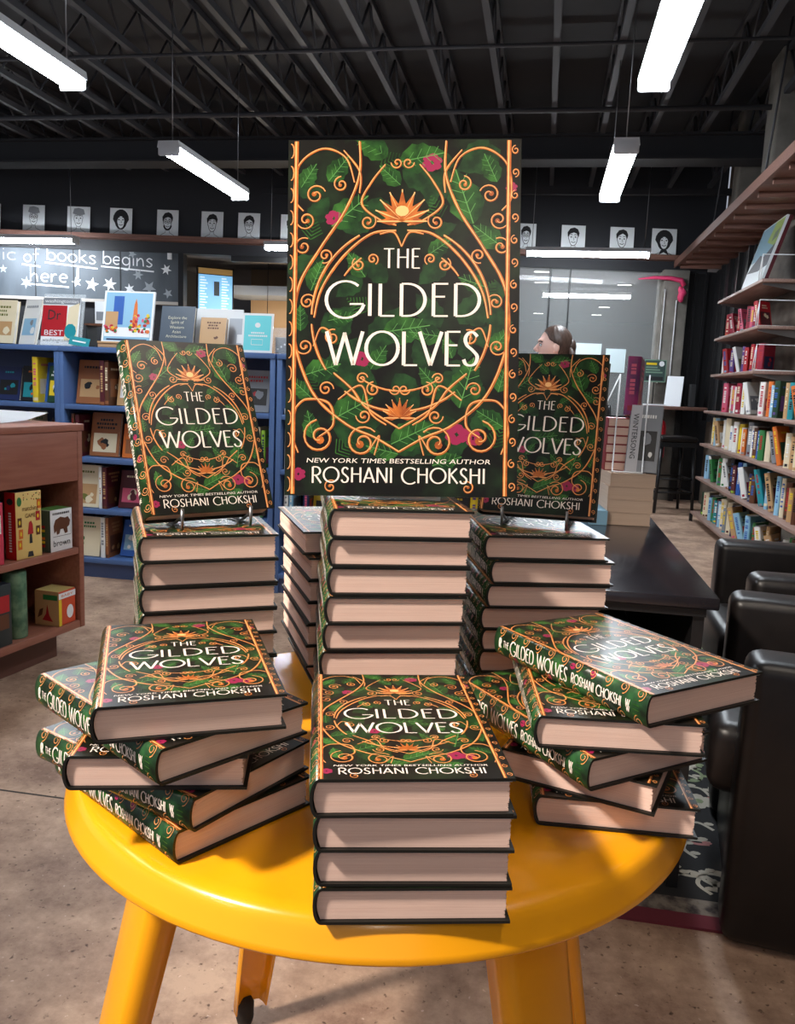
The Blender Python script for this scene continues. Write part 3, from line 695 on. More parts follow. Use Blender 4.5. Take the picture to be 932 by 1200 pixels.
# ------------------------------------------------------------------ gilded hardcovers
TT = .75; ST = BT+.0005
SC = 'gilt scroll cover'
for i, (x, y, dg, l) in enumerate([(-.1077, .7449, 14.1, 'lowest hardcover of the front centre stack, resting on the yellow tabletop'), (-.1075, .7459, 13.6, 'second hardcover from the bottom of the front centre stack'),
        (-.1075, .7405, 13.8, 'third hardcover from the bottom of the front centre stack'), (-.1129, .7347, 15.4, 'top hardcover of the front centre stack, gilt scroll cover facing up')]):
    hardcover(x, y, TT+.0002+ST*i, dg, l, 'front centre stack of hardcovers')
ordn = ['lowest', 'second from the bottom', 'third from the bottom', 'fourth from the bottom', 'fifth from the bottom', 'sixth from the bottom', 'seventh from the bottom', 'eighth from the bottom', 'top']
sp = .3097/9
for i, (x, y) in enumerate([(-.190, 1.036), (-.193, 1.040), (-.189, 1.037), (-.1924, 1.0399), (-.1907, 1.0396), (-.1884, 1.0339), (-.1861, 1.0359), (-.1864, 1.0338), (-.1846, 1.0282)]):
    hardcover(x, y, TT+.0002+sp*i, 17+rnd.uniform(-.6, .6), '%s hardcover in the tall stack under the poster' % ordn[i], 'tall central stack of hardcovers', zs=(sp-.0005)/BT)
sp = .0326
for i, (x, y) in enumerate([(-.452, 1.046), (-.449, 1.042), (-.4503, 1.0458), (-.4503, 1.0458), (-.4486, 1.0411), (-.4477, 1.0394), (-.4474, 1.0384), (-.4453, 1.0305)]):
    hardcover(x, y, TT+.0002+sp*i, 30+rnd.uniform(-.8, .8), '%s hardcover in the back left stack' % (ordn[i] if i < 7 else 'top'), 'back left stack of hardcovers', zs=(sp-.0005)/BT)
for i, (x, y) in enumerate([(-.0122, 1.2206), (-.010, 1.219), (-.0122, 1.2206), (-.0122, 1.2151), (-.0143, 1.2073), (-.0074, 1.2005), (-.0018, 1.2013), (-.0111, 1.2005)]):
    hardcover(x, y, TT+.0002+sp*i, 15+rnd.uniform(-.8, .8), '%s hardcover in the back right stack' % (ordn[i] if i < 7 else 'top'), 'back right stack of hardcovers', zs=(sp-.0005)/BT)
NB = [(.307, 1.094), (.317, 1.083), (.316, 1.077), (.314, 1.074), (.314, 1.069), (.312, 1.063), (.325, 1.079)]
for i, (x, y) in enumerate(NB):
    # turned round: page edges to the left, near corner measured on the table
    a = R(207); cx = BW/2*math.cos(a)-BH/2*math.sin(a); cy = BW/2*math.sin(a)+BH/2*math.cos(a)
    hardcover(-x-cx, y-cy+.034, TT+.0002+ST*i, 207+rnd.uniform(-.5, .5), '%s hardcover in the narrow stack left of the central stack' % (ordn[i] if i < 6 else 'top'), 'narrow turned stack of hardcovers')
for i, (x, y, dg, l) in enumerate([(-.3643, .7942, 57.2, 'bottom hardcover of the twisted left pile, spine along the table rim'), (-.3684, .7848, 66, 'second hardcover up in the twisted left pile, its spine end poking out at far left'),
        (-.3617, .7844, 15.1, 'middle hardcover of the twisted left pile, pages facing front'), (-.3564, .7483, 56.5, 'fourth hardcover up in the twisted left pile, spine crossing under the top one'), (-.3400, .7520, 27.4, 'top hardcover of the twisted left pile, its whole cover visible')]):
    hardcover(x, y, TT+.0002+ST*i, dg, l, 'twisted left pile of hardcovers')
for i, (x, y, dg, l) in enumerate([(.0960, .9429, 3.8, 'bottom hardcover of the twisted right pile, pages facing front'), (.093, .939, -17, 'second hardcover up in the twisted right pile, turned clockwise'),
        (.0577, .9134, 38.6, 'middle hardcover of the twisted right pile, spine slanting down to the right'), (.0820, .9096, 7.5, 'fourth hardcover up in the twisted right pile, pages facing front'), (.1044, .9188, 39.9, 'top hardcover of the twisted right pile, glossy cover catching white light')]):
    hardcover(x, y, TT+.0002+ST*i, dg, l, 'twisted right pile of hardcovers')
# two standing on wire stands
def standing(o, x, y, z, dg, tilt, rl=0):
    # book upright: cover faces -y; bottom edge of the FRONT cover at (x, y, z)
    M = Matrix.Translation((x, y, z)) @ Matrix.Rotation(R(dg), 4, 'Z') @ Matrix.Rotation(-R(tilt), 4, 'X') @ Matrix.Rotation(-R(rl), 4, 'Y') @ Matrix.Rotation(R(90), 4, 'X') @ Matrix.Translation((0, BH/2, -BT))
    o.matrix_world = M
def wire_stand(x, y, z0, z1, dg, tilt, label):
    t = thing('wire_book_stand', label, 'book stand', (x, y, z0), R(dg), 'wire stands holding the upright books')
    ct, st = math.cos(R(tilt)), math.sin(R(tilt)); dz = z1-z0-.003
    for sx in (-.045, .045):
        b = MB(M_STEEL)
        bk = lambda u, o=0: (sx, .0+BT*ct+u*st+.004+.0*o, dz-BT*st+u*ct)      # point on the back cover plane
        foot_y = .004
        b.tube([(sx, -.012, dz+.010), (sx, -.0075, dz-.001), (sx, .0, dz-.0035), (sx, BT*ct+.002, dz-BT*st-.0035), bk(.03), bk(.12)], .0022, n=6)
        b.build('cradle_hook', t)
        b = MB(M_STEEL); p = bk(.12); b.tube([p, (sx, p[1]+.03, .0025), (sx, -.01, .0025), (sx, -.012, dz+.008)], .0022, n=6); b.build('side_wire', t)
    b = MB(M_STEEL); p = bk(.12); b.tube([(-.045, p[1], p[2]), (.045, p[1], p[2])], .0022, n=6); b.tube([(-.045, p[1]+.03, .0025), (.045, p[1]+.03, .0025)], .0022, n=6); b.build('cross_wire', t)
zt = TT+.0002+.0326*8
standing(hardcover(0, 0, 0, 0, 'hardcover standing on a wire stand at left, cover and green spine visible'), -.405, .980, zt+.020, 42, 27, 1.0)
wire_stand(-.405, .980, zt, zt+.020, 42, 27, 'wire stand under the standing hardcover at left')
standing(hardcover(0, 0, 0, 0, 'hardcover standing on a wire stand at right, partly behind the big poster'), -.001, 1.154, zt+.020, -7.7, 21.5, .7)
wire_stand(-.001, 1.154, zt, zt+.020, -7.7, 21.5, 'wire stand under the standing hardcover at right')
# the big poster
PW, PH = .286, .438
ps = thing('cover_poster', 'tall foam board poster of the gilt scroll cover on the central stack', 'poster', (-.166, .984, TT+.3100), R(7.5))
b = MB([M_WHITE, M_JAC, M_LF1, M_LF2, M_LFV, M_PNK, M_GLD, M_GLH, M_CRM, M_LF3])
b.box((-PW/2, 0, 0), (PW/2, .005, PH), 0); b.poly([(-PW/2, -.0001, 0), (PW/2, -.0001, 0), (PW/2, -.0001, PH), (-PW/2, -.0001, PH)], 1)
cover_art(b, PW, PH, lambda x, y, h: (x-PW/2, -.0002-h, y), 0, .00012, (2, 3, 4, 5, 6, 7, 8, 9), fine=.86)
o = b.build('printed_board', ps); o.rotation_euler = (R(-8.5), R(-2.0), 0); o.location = (0, 0, .0055)
b = MB(M_WHITE); b.box((-.05, .007, .002), (.05, .009, .30)); o2 = b.build('easel_flap', ps); o2.rotation_euler = (R(-9), 0, 0); o2.location = (0, .004, .0)
b = MB(M_WHITE); b.poly([(0, .0065, .006), (0, .105, .0005), (0, .054, .24)]); 
bmesh.ops.solidify(b.bm, geom=b.bm.faces[:], thickness=.002); b.build('easel_strut', ps)
# ------------------------------------------------------------------ generic books
PALN = {'red': (175, 28, 38), 'crimson': (150, 20, 50), 'pink': (214, 90, 120), 'orange': (214, 110, 40), 'yellow': (226, 196, 40), 'cream': (226, 212, 180), 'white': (232, 232, 228), 'grey': (130, 134, 140),
        'black': (24, 24, 26), 'navy': (28, 40, 84), 'blue': (44, 92, 170), 'pale blue': (140, 186, 214), 'teal': (30, 140, 150), 'green': (48, 120, 62), 'dark green': (26, 62, 40), 'olive': (110, 112, 50),
        'brown': (96, 56, 34), 'tan': (190, 150, 104), 'purple': (92, 62, 130), 'maroon': (84, 26, 36), 'lime': (150, 200, 60), 'sepia': (150, 92, 54)}
M_PGW = mat('pale_page_edges', (.70, .64, .55), .85, noise=((.80, .75, .67), 2, (900, 900, 2), .35, .65))
def pal(n): return pm(*PALN[n], .42)
def book_mesh(name, W, H, T, c, acc, seed, title=None, title_mi=2):
    """standing: spine faces -x, front cover faces -y; base centre at the origin"""
    rr = random.Random(seed); b = MB([pal(c), M_PGW, pal(acc[0]), pal(acc[1])]); k = .0022
    b.box((-W/2, -T/2, 0), (W/2, -T/2+k, H)); b.box((-W/2, T/2-k, 0), (W/2, T/2, H))
    n = 6; pr = [(-W/2-.35*T*math.cos(PI*(i/n-.5))*.5, T/2*math.sin(PI*(i/n-.5))) for i in range(n+1)]
    pr2 = [(-W/2+.001, T/2), (-W/2+.001, -T/2)]
    b.extr(pr+pr2, 0, H, 0, axis='z'); 
    b.box((-W/2+.001, -T/2+k, .003), (W/2-.004, T/2-k, H-.003), 1)
    sx = lambda y: -W/2-.175*T*math.cos(math.asin(max(-1, min(1, y/(T/2)))))-.0005
    fs = lambda u, v, h: (sx(u)-h, u, v)       # spine map, u = local y
    # spine title as a row of letter bars, a band and a foot mark
    z = H*rr.uniform(.84, .9); zb = H*rr.uniform(.25, .4); wv = T*rr.uniform(.16, .26)
    while z > zb:
        l = rr.uniform(.006, .013)
        if rr.random() > .18: b.poly([fs(-wv, z, 0), fs(wv*.1, z, 0), fs(wv*.1, z-l, 0), fs(-wv, z-l, 0)], 2); b.poly([fs(wv*.1, z, 0), fs(wv, z, 0), fs(wv, z-l, 0), fs(wv*.1, z-l, 0)], 2)
        z -= l+.004
    if rr.random() < .6:
        q = H*rr.uniform(.06, .16)
        for a_, b_ in ((-.46, -.15), (-.15, .15), (.15, .46)): b.poly([fs(T*a_, q, 0), fs(T*b_, q, 0), fs(T*b_, q-.018, 0), fs(T*a_, q-.018, 0)], 3)
    f = lambda u, v, h: (u*W-W/2, -T/2-.0006-h, v*H)
    # front: picture panel, title lines, a shape
    y0, y1 = rr.uniform(.08, .2), rr.uniform(.5, .62)
    b.fpoly([(.1, y0), (.9, y0), (.9, y1), (.1, y1)], f, 0, 3)
    for q in range(rr.randint(2, 4)):
        cx, cy, r_ = rr.uniform(.25, .75), rr.uniform(y0+.08, y1-.08), rr.uniform(.06, .16)
        b.fpoly([(cx+r_*rr.uniform(.7, 1.1)*math.cos(a), cy+r_*.8*rr.uniform(.6, 1)*math.sin(a)) for a in [2*PI*j/9 for j in range(9)]], f, .0004+.0002*q, 0 if q % 2 else 2)
    if title: b.text(title, .12*H, f, .0012, title_mi, cx=.5, cy=.76, width=.8)
    else:
        for q in range(rr.randint(1, 3)):
            v = .86-.09*q; e = rr.uniform(.0, .2)
            u = .12+e
            while u < .86-e: l = rr.uniform(.04, .09); b.fpoly([(u, v), (u+l, v), (u+l, v-.05), (u, v-.05)], f, .0004, 2); u += l+.025
    bmesh.ops.recalc_face_normals(b.bm, faces=b.bm.faces[:])
    return b
BN = [0]
def book(loc, rz, W, H, T, c, acc, label, group, lean=0, tilt=0, name='book', title=None, parent=None, tmi=2):
    BN[0] += 1; b = book_mesh(name, W, H, T, c, acc, BN[0]*13+5, title, tmi); o = b.build(name)
    # lean: tip sideways in the thickness direction; tilt: tip backwards (towards the spine axis)
    M = Matrix.Translation(loc) @ Matrix.Rotation(rz, 4, 'Z') @ Matrix.Rotation(tilt, 4, 'Y') @ Matrix.Rotation(lean, 4, 'X')
    zs = [(M @ Vector((x, y, 0))).z for x in (-W/2, W/2) for y in (-T/2, T/2)]
    M.translation.z += loc[2]-min(zs)
    o.matrix_world = M
    return tag(o, label, 'book', group)
ORD = ['first', 'second', 'third', 'fourth', 'fifth', 'sixth', 'seventh', 'eighth', 'ninth', 'tenth', 'eleventh', 'twelfth', 'thirteenth', 'fourteenth', 'fifteenth', 'sixteenth', 'seventeenth', 'eighteenth', 'nineteenth', 'twentieth', 'twenty-first', 'twenty-second', 'twenty-third', 'twenty-fourth', 'twenty-fifth', 'twenty-sixth', 'twenty-seventh', 'twenty-eighth', 'twenty-ninth', 'thirtieth', 'thirty-first', 'thirty-second', 'thirty-third', 'thirty-fourth', 'thirty-fifth', 'thirty-sixth', 'thirty-seventh', 'thirty-eighth', 'thirty-ninth', 'fortieth', 'forty-first', 'forty-second', 'forty-third', 'forty-fourth']

# ------------------------------------------------------------------ blue bookcase
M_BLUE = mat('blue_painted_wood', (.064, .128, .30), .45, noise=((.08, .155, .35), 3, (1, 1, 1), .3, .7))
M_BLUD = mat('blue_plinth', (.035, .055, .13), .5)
BYF = 4.37; ZS = [.115, .41, .71, 1.015]
bays = [(-4.02, -2.775), (-2.745, -1.475), (-1.435, -.2)]
for i, (x0, x1) in enumerate(bays):
    t = thing('blue_bookcase', ['left bay of the low blue bookcase, behind the wooden shelf unit', 'middle bay of the low blue bookcase, behind the standing book at left', 'right bay of the low blue bookcase, behind the big poster'][i], 'bookcase', ((x0+x1)/2, BYF, 0), 0, 'low blue bookcase bays')
    hw = (x1-x0)/2
    for e in (-1, 1):
        b = MB(M_BLUE); b.box((e*hw-.0148, 0, 0), (e*hw+.0148, .34, 1.315), bev=.002); b.build('side_panel', t)
    b = MB(M_BLUE); b.box((-hw-.0148, -.006, 1.3152), (hw+.0148, .35, 1.3452), bev=.003); b.build('top_board', t)
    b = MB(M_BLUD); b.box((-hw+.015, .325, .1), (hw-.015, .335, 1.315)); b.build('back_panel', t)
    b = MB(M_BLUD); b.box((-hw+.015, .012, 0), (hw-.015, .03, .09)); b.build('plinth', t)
    for z in ZS:
        b = MB(M_BLUE); b.box((-hw+.015, .0, z-.028), (hw-.015, .325, z), bev=.002); b.build('shelf', t)
    if i == 1:
        pass
def shelfrow(x0, x1, z, label_shelf, seed, y=BYF+.16, Hr=(.19, .26), faces=.35, cols=None, hmax=.27):
    rr = random.Random(seed); x = x0; i = 0
    while x < x1-.05:
        cols_ = cols or list(PALN)
        c = rr.choice(cols_); a = (rr.choice(list(PALN)), rr.choice(list(PALN)))
        H = min(hmax, rr.uniform(*Hr)); ordi = ORD[i] if i < len(ORD) else 'far'
        if rr.random() < faces and x1-x > .22:
            W = H*rr.uniform(.68, .8); T = rr.uniform(.015, .035)
            book((x+W/2, y-.02, z+.0005), 0, W, H, T, c, a, '%s book face out, %s from left, %s' % (c, ordi, label_shelf), 'books on the blue bookcase', lean=-R(rr.uniform(8, 14)))
            x += W+.012
        else:
            T = rr.uniform(.02, .045); W = H*.68
            book((x+T/2, y-.10+W/2, z+.0005), PI/2, W, H, T, c, a, '%s spined book, %s from left, %s' % (c, ordi, label_shelf), 'books on the blue bookcase')
            x += T+.002
        i += 1
G = 'books on the blue bookcase'
def face(x, z, W, H, T, c, acc, lab, lean=-11, y=BYF+.11, title=None, tmi=2, rz=0, g=G):
    return book((x, y, z+.0005), rz, W, H, T, c, acc, lab, g, lean=R(lean), title=title, tmi=tmi)
def spn(x, z, W, H, T, c, acc, lab, y=BYF+.04, lean=0): return book((x, y+W/2, z+.0005), PI/2, W, H, T, c, acc, lab, G, lean=R(lean))
z4, z3, z2, z1 = ZS[3], ZS[2], ZS[1], ZS[0]
# left bay, upper shelf
face(-3.16, z4, .15, .20, .02, 'navy', ('teal', 'black'), 'navy book face out at the left edge of the photo, upper blue shelf')
face(-3.015, z4, .12, .21, .02, 'black', ('orange', 'teal'), 'black covered book with orange top beside the yellow spine')
spn(-2.99+.055, z4, .19, .262, .035, 'yellow', ('pink', 'cream'), 'yellow spined book left of the bright blue cover')
face(-2.862, z4, .125, .235, .02, 'blue', ('green', 'blue'), 'bright blue and green book face out beside the yellow spine')
face(-2.83+.012, z4, .09, .215, .02, 'dark green', ('white', 'yellow'), 'dark green book with white picture beside the blue divider', y=BYF+.05)
face(-3.10, z3, .17, .235, .02, 'navy', ('tan', 'grey'), 'navy book face out above the white paper, left edge')
spn(-2.975, z3, .16, .25, .016, 'cream', ('green', 'tan'), 'thin cream spine above the white paper on the wooden shelf')
face(-2.84, z3, .11, .20, .02, 'maroon', ('white', 'grey'), 'maroon and white book face out left of the blue divider')
b = MB(M_CONC); b.lathe([(.04, 0), (.04, .10), (.03, .13), (.034, .15), (.01, .17), (.004, .21), (0, .212)], 8); tag(b.build('lantern_ornament', loc=(-2.93, BYF+.2, z3)), 'small dark lantern ornament on the blue shelf above the white paper', 'ornament')
# middle bay
face(-2.62, z4, .185, .258, .025, 'sepia', ('black', 'tan'), 'sepia illustrated book face out, upper blue shelf right of the divider')
spn(-2.512, z4, .17, .255, .03, 'maroon', ('tan', 'sepia'), 'maroon spine next to the sepia illustrated book')
spn(-2.483, z4, .17, .25, .025, 'brown', ('cream', 'sepia'), 'brown spine right of the maroon spine on the upper blue shelf')
face(-2.375, z4, .16, .23, .02, 'tan', ('brown', 'white'), 'tan picture book half hidden by the standing green spined book')
spn(-2.70, z3, .16, .25, .02, 'brown', ('red', 'tan'), 'brown spine against the blue divider, middle shelf')
spn(-2.672, z3, .16, .245, .025, 'maroon', ('cream', 'brown'), 'dark maroon spine second from the divider, middle shelf')
face(-2.54, z3, .185, .258, .025, 'sepia', ('black', 'cream'), 'sepia book with gabled roofs face out on the middle blue shelf')
face(-2.34, z3, .17, .20, .02, 'orange', ('cream', 'sepia'), 'orange picture book half hidden on the middle blue shelf')
face(-2.64, z2, .19, .25, .022, 'cream', ('olive', 'tan'), 'cream book with framed picture right of the wooden shelf unit', y=BYF+.05)
spn(-2.532, z2, .17, .245, .02, 'white', ('tan', 'cream'), 'white spine beside the cream framed picture book')
spn(-2.505, z2, .17, .245, .03, 'maroon', ('tan', 'brown'), 'maroon spine beside the cream framed picture book')
face(-2.37, z2, .165, .225, .02, 'maroon', ('cream', 'pink'), 'maroon topped children picture book face out, third blue shelf', lean=-13)
face(-2.625, z1, .16, .235, .022, 'cream', ('green', 'cream'), 'cream book with green lettering on the bottom blue shelf', y=BYF+.05)
spn(-2.52, z1, .17, .24, .028, 'white', ('grey', 'cream'), 'white spine on the bottom blue shelf')
spn(-2.493, z1, .17, .24, .02, 'sepia', ('tan', 'brown'), 'sepia spine on the bottom blue shelf')
face(-2.36, z1, .17, .22, .02, 'blue', ('white', 'pale blue'), 'blue and white book leaning back on the bottom blue shelf', lean=-18)
for z, lab, sd in ((z4, 'upper', 11), (z3, 'middle', 12), (z2, 'third', 13), (z1, 'bottom', 14)): shelfrow(-2.20, -1.78, z, '%s blue shelf behind the standing book' % lab, sd)
face(-1.615, z4, .17, .24, .012, 'grey', ('red', 'black'), 'grey magazine with red title and two figures, right end of upper shelf', lean=-12)
for i, (x, c) in enumerate(((-1.70, 'red'), (-1.672, 'pink'), (-1.645, 'white'), (-1.618, 'pink'), (-1.592, 'white'), (-1.565, 'cream'), (-1.535, 'lime'))): spn(x, z3, .15, .21+.008*(i % 3), .023, c, ('navy', 'pink'), '%s spine, %s of the pink and white row at the right end' % (c, ORD[i]))
face(-1.60, z2, .09, .19, .012, 'green', ('lime', 'green'), 'bright green booklet leaning at the right end of the third blue shelf', lean=-16)
spn(-1.40, z3, .16, .22, .02, 'white', ('grey', 'cream'), 'white spine in the right blue bay beside the poster edge'); spn(-1.375, z3, .16, .21, .022, 'pink', ('white', 'cream'), 'pink spine in the right blue bay beside the poster edge')
spn(-1.395, z2, .16, .24, .025, 'white', ('grey', 'grey'), 'tall white spine on the third shelf of the right blue bay'); spn(-1.366, z2, .16, .22, .022, 'pale blue', ('white', 'grey'), 'pale blue spine on the third shelf of the right blue bay')
b = MB(M_WHITE); b.box((-.03, 0, 0), (.03, .05, .035), bev=.004); tag(b.build('card_box', loc=(-1.385, BYF+.03, z4)), 'little white box on the upper shelf of the right blue bay', 'box')
for z, lab, sd in ((z4, 'upper', 21), (z3, 'middle', 22), (z2, 'third', 23), (z1, 'bottom', 24)): shelfrow(-1.30, -.30, z, '%s shelf of the right blue bay' % lab, sd)
b = MB([pm(200, 180, 30, .5), M_INK]); b.box((-.06, 0, 0), (.06, .006, .075)); b.text('HERBS', .05, lambda x, y, h: (x, -h, y), .0008, 1, cx=0, cy=.037, width=.10)
tag(b.build('shelf_label', loc=(-1.295, BYF-.012, .385)), 'yellow shelf label reading HERBS under the poster corner', 'label')

# things on top of the bookcase
ZT = 1.3456
book((-3.20, BYF+.10, ZT), 0, .19, .26, .03, 'cream', ('olive', 'tan'), 'cream book leaning at the left edge on top of the blue bookcase', 'books on top of the blue bookcase', lean=R(-13))
book((-3.02, BYF+.10, ZT), R(-25), .16, .27, .02, 'white', ('grey', 'pale blue'), 'white and grey book leaning beside the red magazine', 'books on top of the blue bookcase', lean=R(-13))
b = MB([M_WHITE, pal('red'), pal('cream'), M_INK, pal('teal'), pal('grey')]); Wm, Hm = .235, .275
fmz = lambda x, y, h: (x*Wm-Wm/2, -.006-h, y*Hm)
b.box((-Wm/2, -.006, 0), (Wm/2, 0, Hm)); b.fpoly([(0, .18), (.66, .18), (.66, .84), (0, .84)], fmz, .0005, 1); b.fpoly([(0, .86), (1, .86), (1, 1), (0, 1)], fmz, .0005, 5); b.fpoly([(.62, .1), (.95, .1), (.98, .9), (.7, .8)], fmz, .0008, 2); b.fpoly(arc(.78, .30, .16, .16, 0, 330, 9), fmz, .001, 4)
b.text('washingtonian', .1, fmz, .0012, 0, cx=.5, cy=.92, width=.9); b.text('Dr', .3, fmz, .0012, 3, cx=.33, cy=.64, width=.34); b.text('BEST', .16, fmz, .0014, 0, cx=.34, cy=.26, width=.5); b.text('washingtonian', .1, fmz, .0012, 3, cx=.45, cy=.09, width=.8)
o = b.build('magazine', loc=(-2.79, BYF+.06, ZT+.004)); o.rotation_euler = (R(-10), 0, 0); tag(o, 'red and cream city magazine in a clear stand on the blue bookcase', 'magazine')
b = MB(mat('clear_acrylic', (.85, .9, .92), .05, alpha=.25)); b.box((-.13, -.012, 0), (.13, .10, .003)); b.box((-.13, -.014, 0), (.13, -.011, .03)); b.extr([(.012, .003), (.018, .003), (.075, .30), (.069, .30)], -.13, .13, axis='x')
tag(b.build('display_stand', loc=(-2.79, BYF+.06, ZT)), 'clear acrylic stand holding the red city magazine', 'stand')
b = MB([pal('teal'), M_WHITE]); b.box((-.06, 0, 0), (.06, .003, .05)); b.fpoly([(-.04, .02), (.04, .02), (.04, .028), (-.04, .028)], lambda x, y, h: (x, -h, y), .0005, 1); o = b.build('price_card', loc=(-2.64, BYF+.01, ZT+.004)); o.rotation_euler = (R(-15), R(8), R(4)); tag(o, 'small teal card propped in front of the red magazine corner', 'card')
# low dark riser with white boxes
t = thing('display_riser', 'low black riser carrying white boxes behind the painting book', 'riser', (-2.53, BYF+.24, ZT))
for z in (.0, .13):
    b = MB(M_BLKM if z == 0 else pal('brown')); b.box((-.17, -.06, z), (.17, .06, z+.012)); b.build('board', t)
for x in (-.165, .158):
    b = MB(M_BLKM); b.box((x, -.055, .012), (x+.01, .055, .13)); b.build('upright', t)
for x, c, l in ((-.07, 'grey', 'grey card box at left on the black riser'), (.05, 'white', 'white card box at right on the black riser')):
    b = MB([M_WHITE, pal(c)]); b.box((-.05, -.03, 0), (.05, .03, .13), bev=.003); b.poly([(-.04, -.031, .02), (.04, -.031, .02), (.04, -.031, .07), (-.04, -.031, .07)], 1); tag(b.build('card_box', loc=(-2.53+x, BYF+.24, ZT+.1425)), l, 'box', 'boxes on the riser')
# painting book on a little easel
b = MB([M_WHITE, pal('blue'), pal('pale blue'), pal('orange'), pal('red'), pal('yellow'), pal('green'), pal('pink'), pal('navy'), pal('tan')]); We, He = .30, .30
fe = lambda x, y, h: (x*We-We/2, -.014-h, y*He)
b.box((-We/2, -.014, 0), (We/2, .0, He))
b.fpoly([(.04, .04), (.96, .04), (.96, .97), (.04, .97)], fe, .0004, 2); b.fpoly([(.20, .35), (.40, .35), (.40, .90), (.20, .90)], fe, .0008, 1); b.fpoly([(.05, .3), (.3, .3), (.3, .6), (.05, .6)], fe, .001, 9); b.fpoly([(.58, .3), (.70, .3), (.67, .75), (.64, .86), (.61, .75)], fe, .001, 3); b.fpoly([(.05, .12), (.95, .12), (.95, .3), (.05, .3)], fe, .001, 0); b.fpoly([(.1, .05), (.9, .05), (.9, .08), (.1, .08)], fe, .0012, 8)
rr = random.Random(4)
for k in range(60):
    if k < 42: cx, cy = rr.uniform(.55, .93), rr.uniform(.20, .55)
    else: cx, cy = rr.uniform(.06, .3), rr.uniform(.2, .34)
    b.fpoly(arc(cx, cy, rr.uniform(.02, .04), rr.uniform(.02, .04), 0, 300, 5), fe, .0013+.00005*k, [4, 5, 6, 7, 3, 4][k % 6])
o = b.build('painting_book', loc=(-2.36, BYF+.05, ZT+.026)); o.rotation_euler = (R(-12), 0, R(3)); tag(o, 'large book with a bright painting of a blue tower and flowers', 'book')
t = thing('tabletop_easel', 'light wooden easel holding the bright flower painting book', 'easel', (-2.36, BYF+.05, ZT), R(3))
M_PINE = mat('pale_pine', (.55, .34, .18), .5)
b = MB(M_PINE); b.box((-.16, -.035, 0), (.16, .04, .024), bev=.003); b.build('ledge', t)
b = MB(M_PINE); b.box((-.16, -.040, .0242), (.16, -.030, .034)); b.build('lip', t)
b = MB(M_PINE); b.extr([(.012, .02), (.028, .02), (.088, .27), (.076, .27)], -.02, .02, axis='x'); b.build('back_rest', t)
# white backed display with two books
b = MB([M_WHITE]); b.box((-.235, 0, 0), (.235, .012, .245)); b.box((-.235, -.10, 0), (.235, 0, .01)); o = b.build('display_board', loc=(-1.95, BYF+.15, ZT)); o.rotation_euler = (R(-6), 0, R(3)); tag(o, 'white display board behind the slate grey book and the tan book', 'board')
o = face(-2.06, ZT+.010, .20, .235, .025, 'grey', ('cream', 'grey'), 'slate grey book with pale title on the white display board', y=BYF+.045, lean=-13, g='books on top of the blue bookcase'); o.data.materials[0] = pm(72, 84, 98, .4); o.data.materials[3] = pm(72, 84, 98, .4); o.data.materials[2] = pm(72, 84, 98, .4)
b = MB([pm(206, 204, 184, .5)])
for k_, tx in enumerate(('Explore the', 'Spirit of', 'Western', 'Asian', 'Architecture')): b.text(tx, .024, lambda x, y, h: (x, -.0125-h, y), .0035, 0, cx=.0, cy=.165-.026*k_)
b.build('title_lettering', o)
o = face(-1.845, ZT+.010, .15, .175, .025, 'tan', ('brown', 'tan'), 'small tan book on the white display board', y=BYF+.045, lean=-13, g='books on top of the blue bookcase')
b = MB([pm(170, 176, 184, .5), M_WHITE]); b.box((-.08, -.012, 0), (.08, 0, .19)); b.fpoly([(-.03, .05), (.05, .05), (.05, .10), (-.03, .10)], lambda x, y, h: (x, -.012-h, y), .0005, 1); o = b.build('grey_card', loc=(-1.70, BYF+.12, ZT+.001)); o.rotation_euler = (R(-10), 0, 0); tag(o, 'pale grey card standing behind the aqua card', 'card')
b = MB([M_WHITE, pm(110, 214, 222, .4)]); b.box((-.088, -.006, 0), (.088, 0, .215)); fa = lambda x, y, h: (x, -.006-h, y)
b.fpoly([(-.076, .012), (.076, .012), (.076, .203), (-.076, .203)], fa, .0005, 1); b.fpoly(arc(0, .150, .016, .014, 0, 330, 10), fa, .001, 0); b.ribbon([(-.032, .042), (.032, .042), (.032, .072), (-.032, .072), (-.032, .042)], .003, fa, .001)
for q, wq in ((.112, .035), (.096, .05)):
    u = -wq
    while u < wq: b.fpoly([(u, q), (u+.008, q), (u+.008, q-.009), (u, q-.009)], fa, .001, 0); u += .011
o = b.build('aqua_card', loc=(-1.575, BYF+.02, ZT-.042+.043)); o.rotation_euler = (R(-8), 0, R(2)); tag(o, 'aqua card with white lettering at the front of the blue bookcase', 'card')
b = MB([mat('clear_acrylic', (.85, .9, .92), .05, alpha=.25), pal('grey'), M_WHITE]); b.box((-.09, -.05, 0), (.09, .05, .14), 0); b.box((-.08, -.045, .004), (.08, .045, .09), 1, bev=.003)
for k in range(7): b.box((-.07+.02*k, -.047, .02+.013*(k % 3)), (-.06+.02*k, -.0455, .03+.013*(k % 3)), 2)
tag(b.build('clear_box', loc=(-1.40, BYF+.10, ZT+.0005)), 'clear box of grey packets beside the aqua card', 'box')
# ------------------------------------------------------------------ brown wooden shelf unit at left
LY = R(-8.8)
lu = thing('wooden_shelf_unit', 'low brown wooden shelf unit of children books at the left edge', 'shelf unit', (-1.87, 3.12, 0), LY)
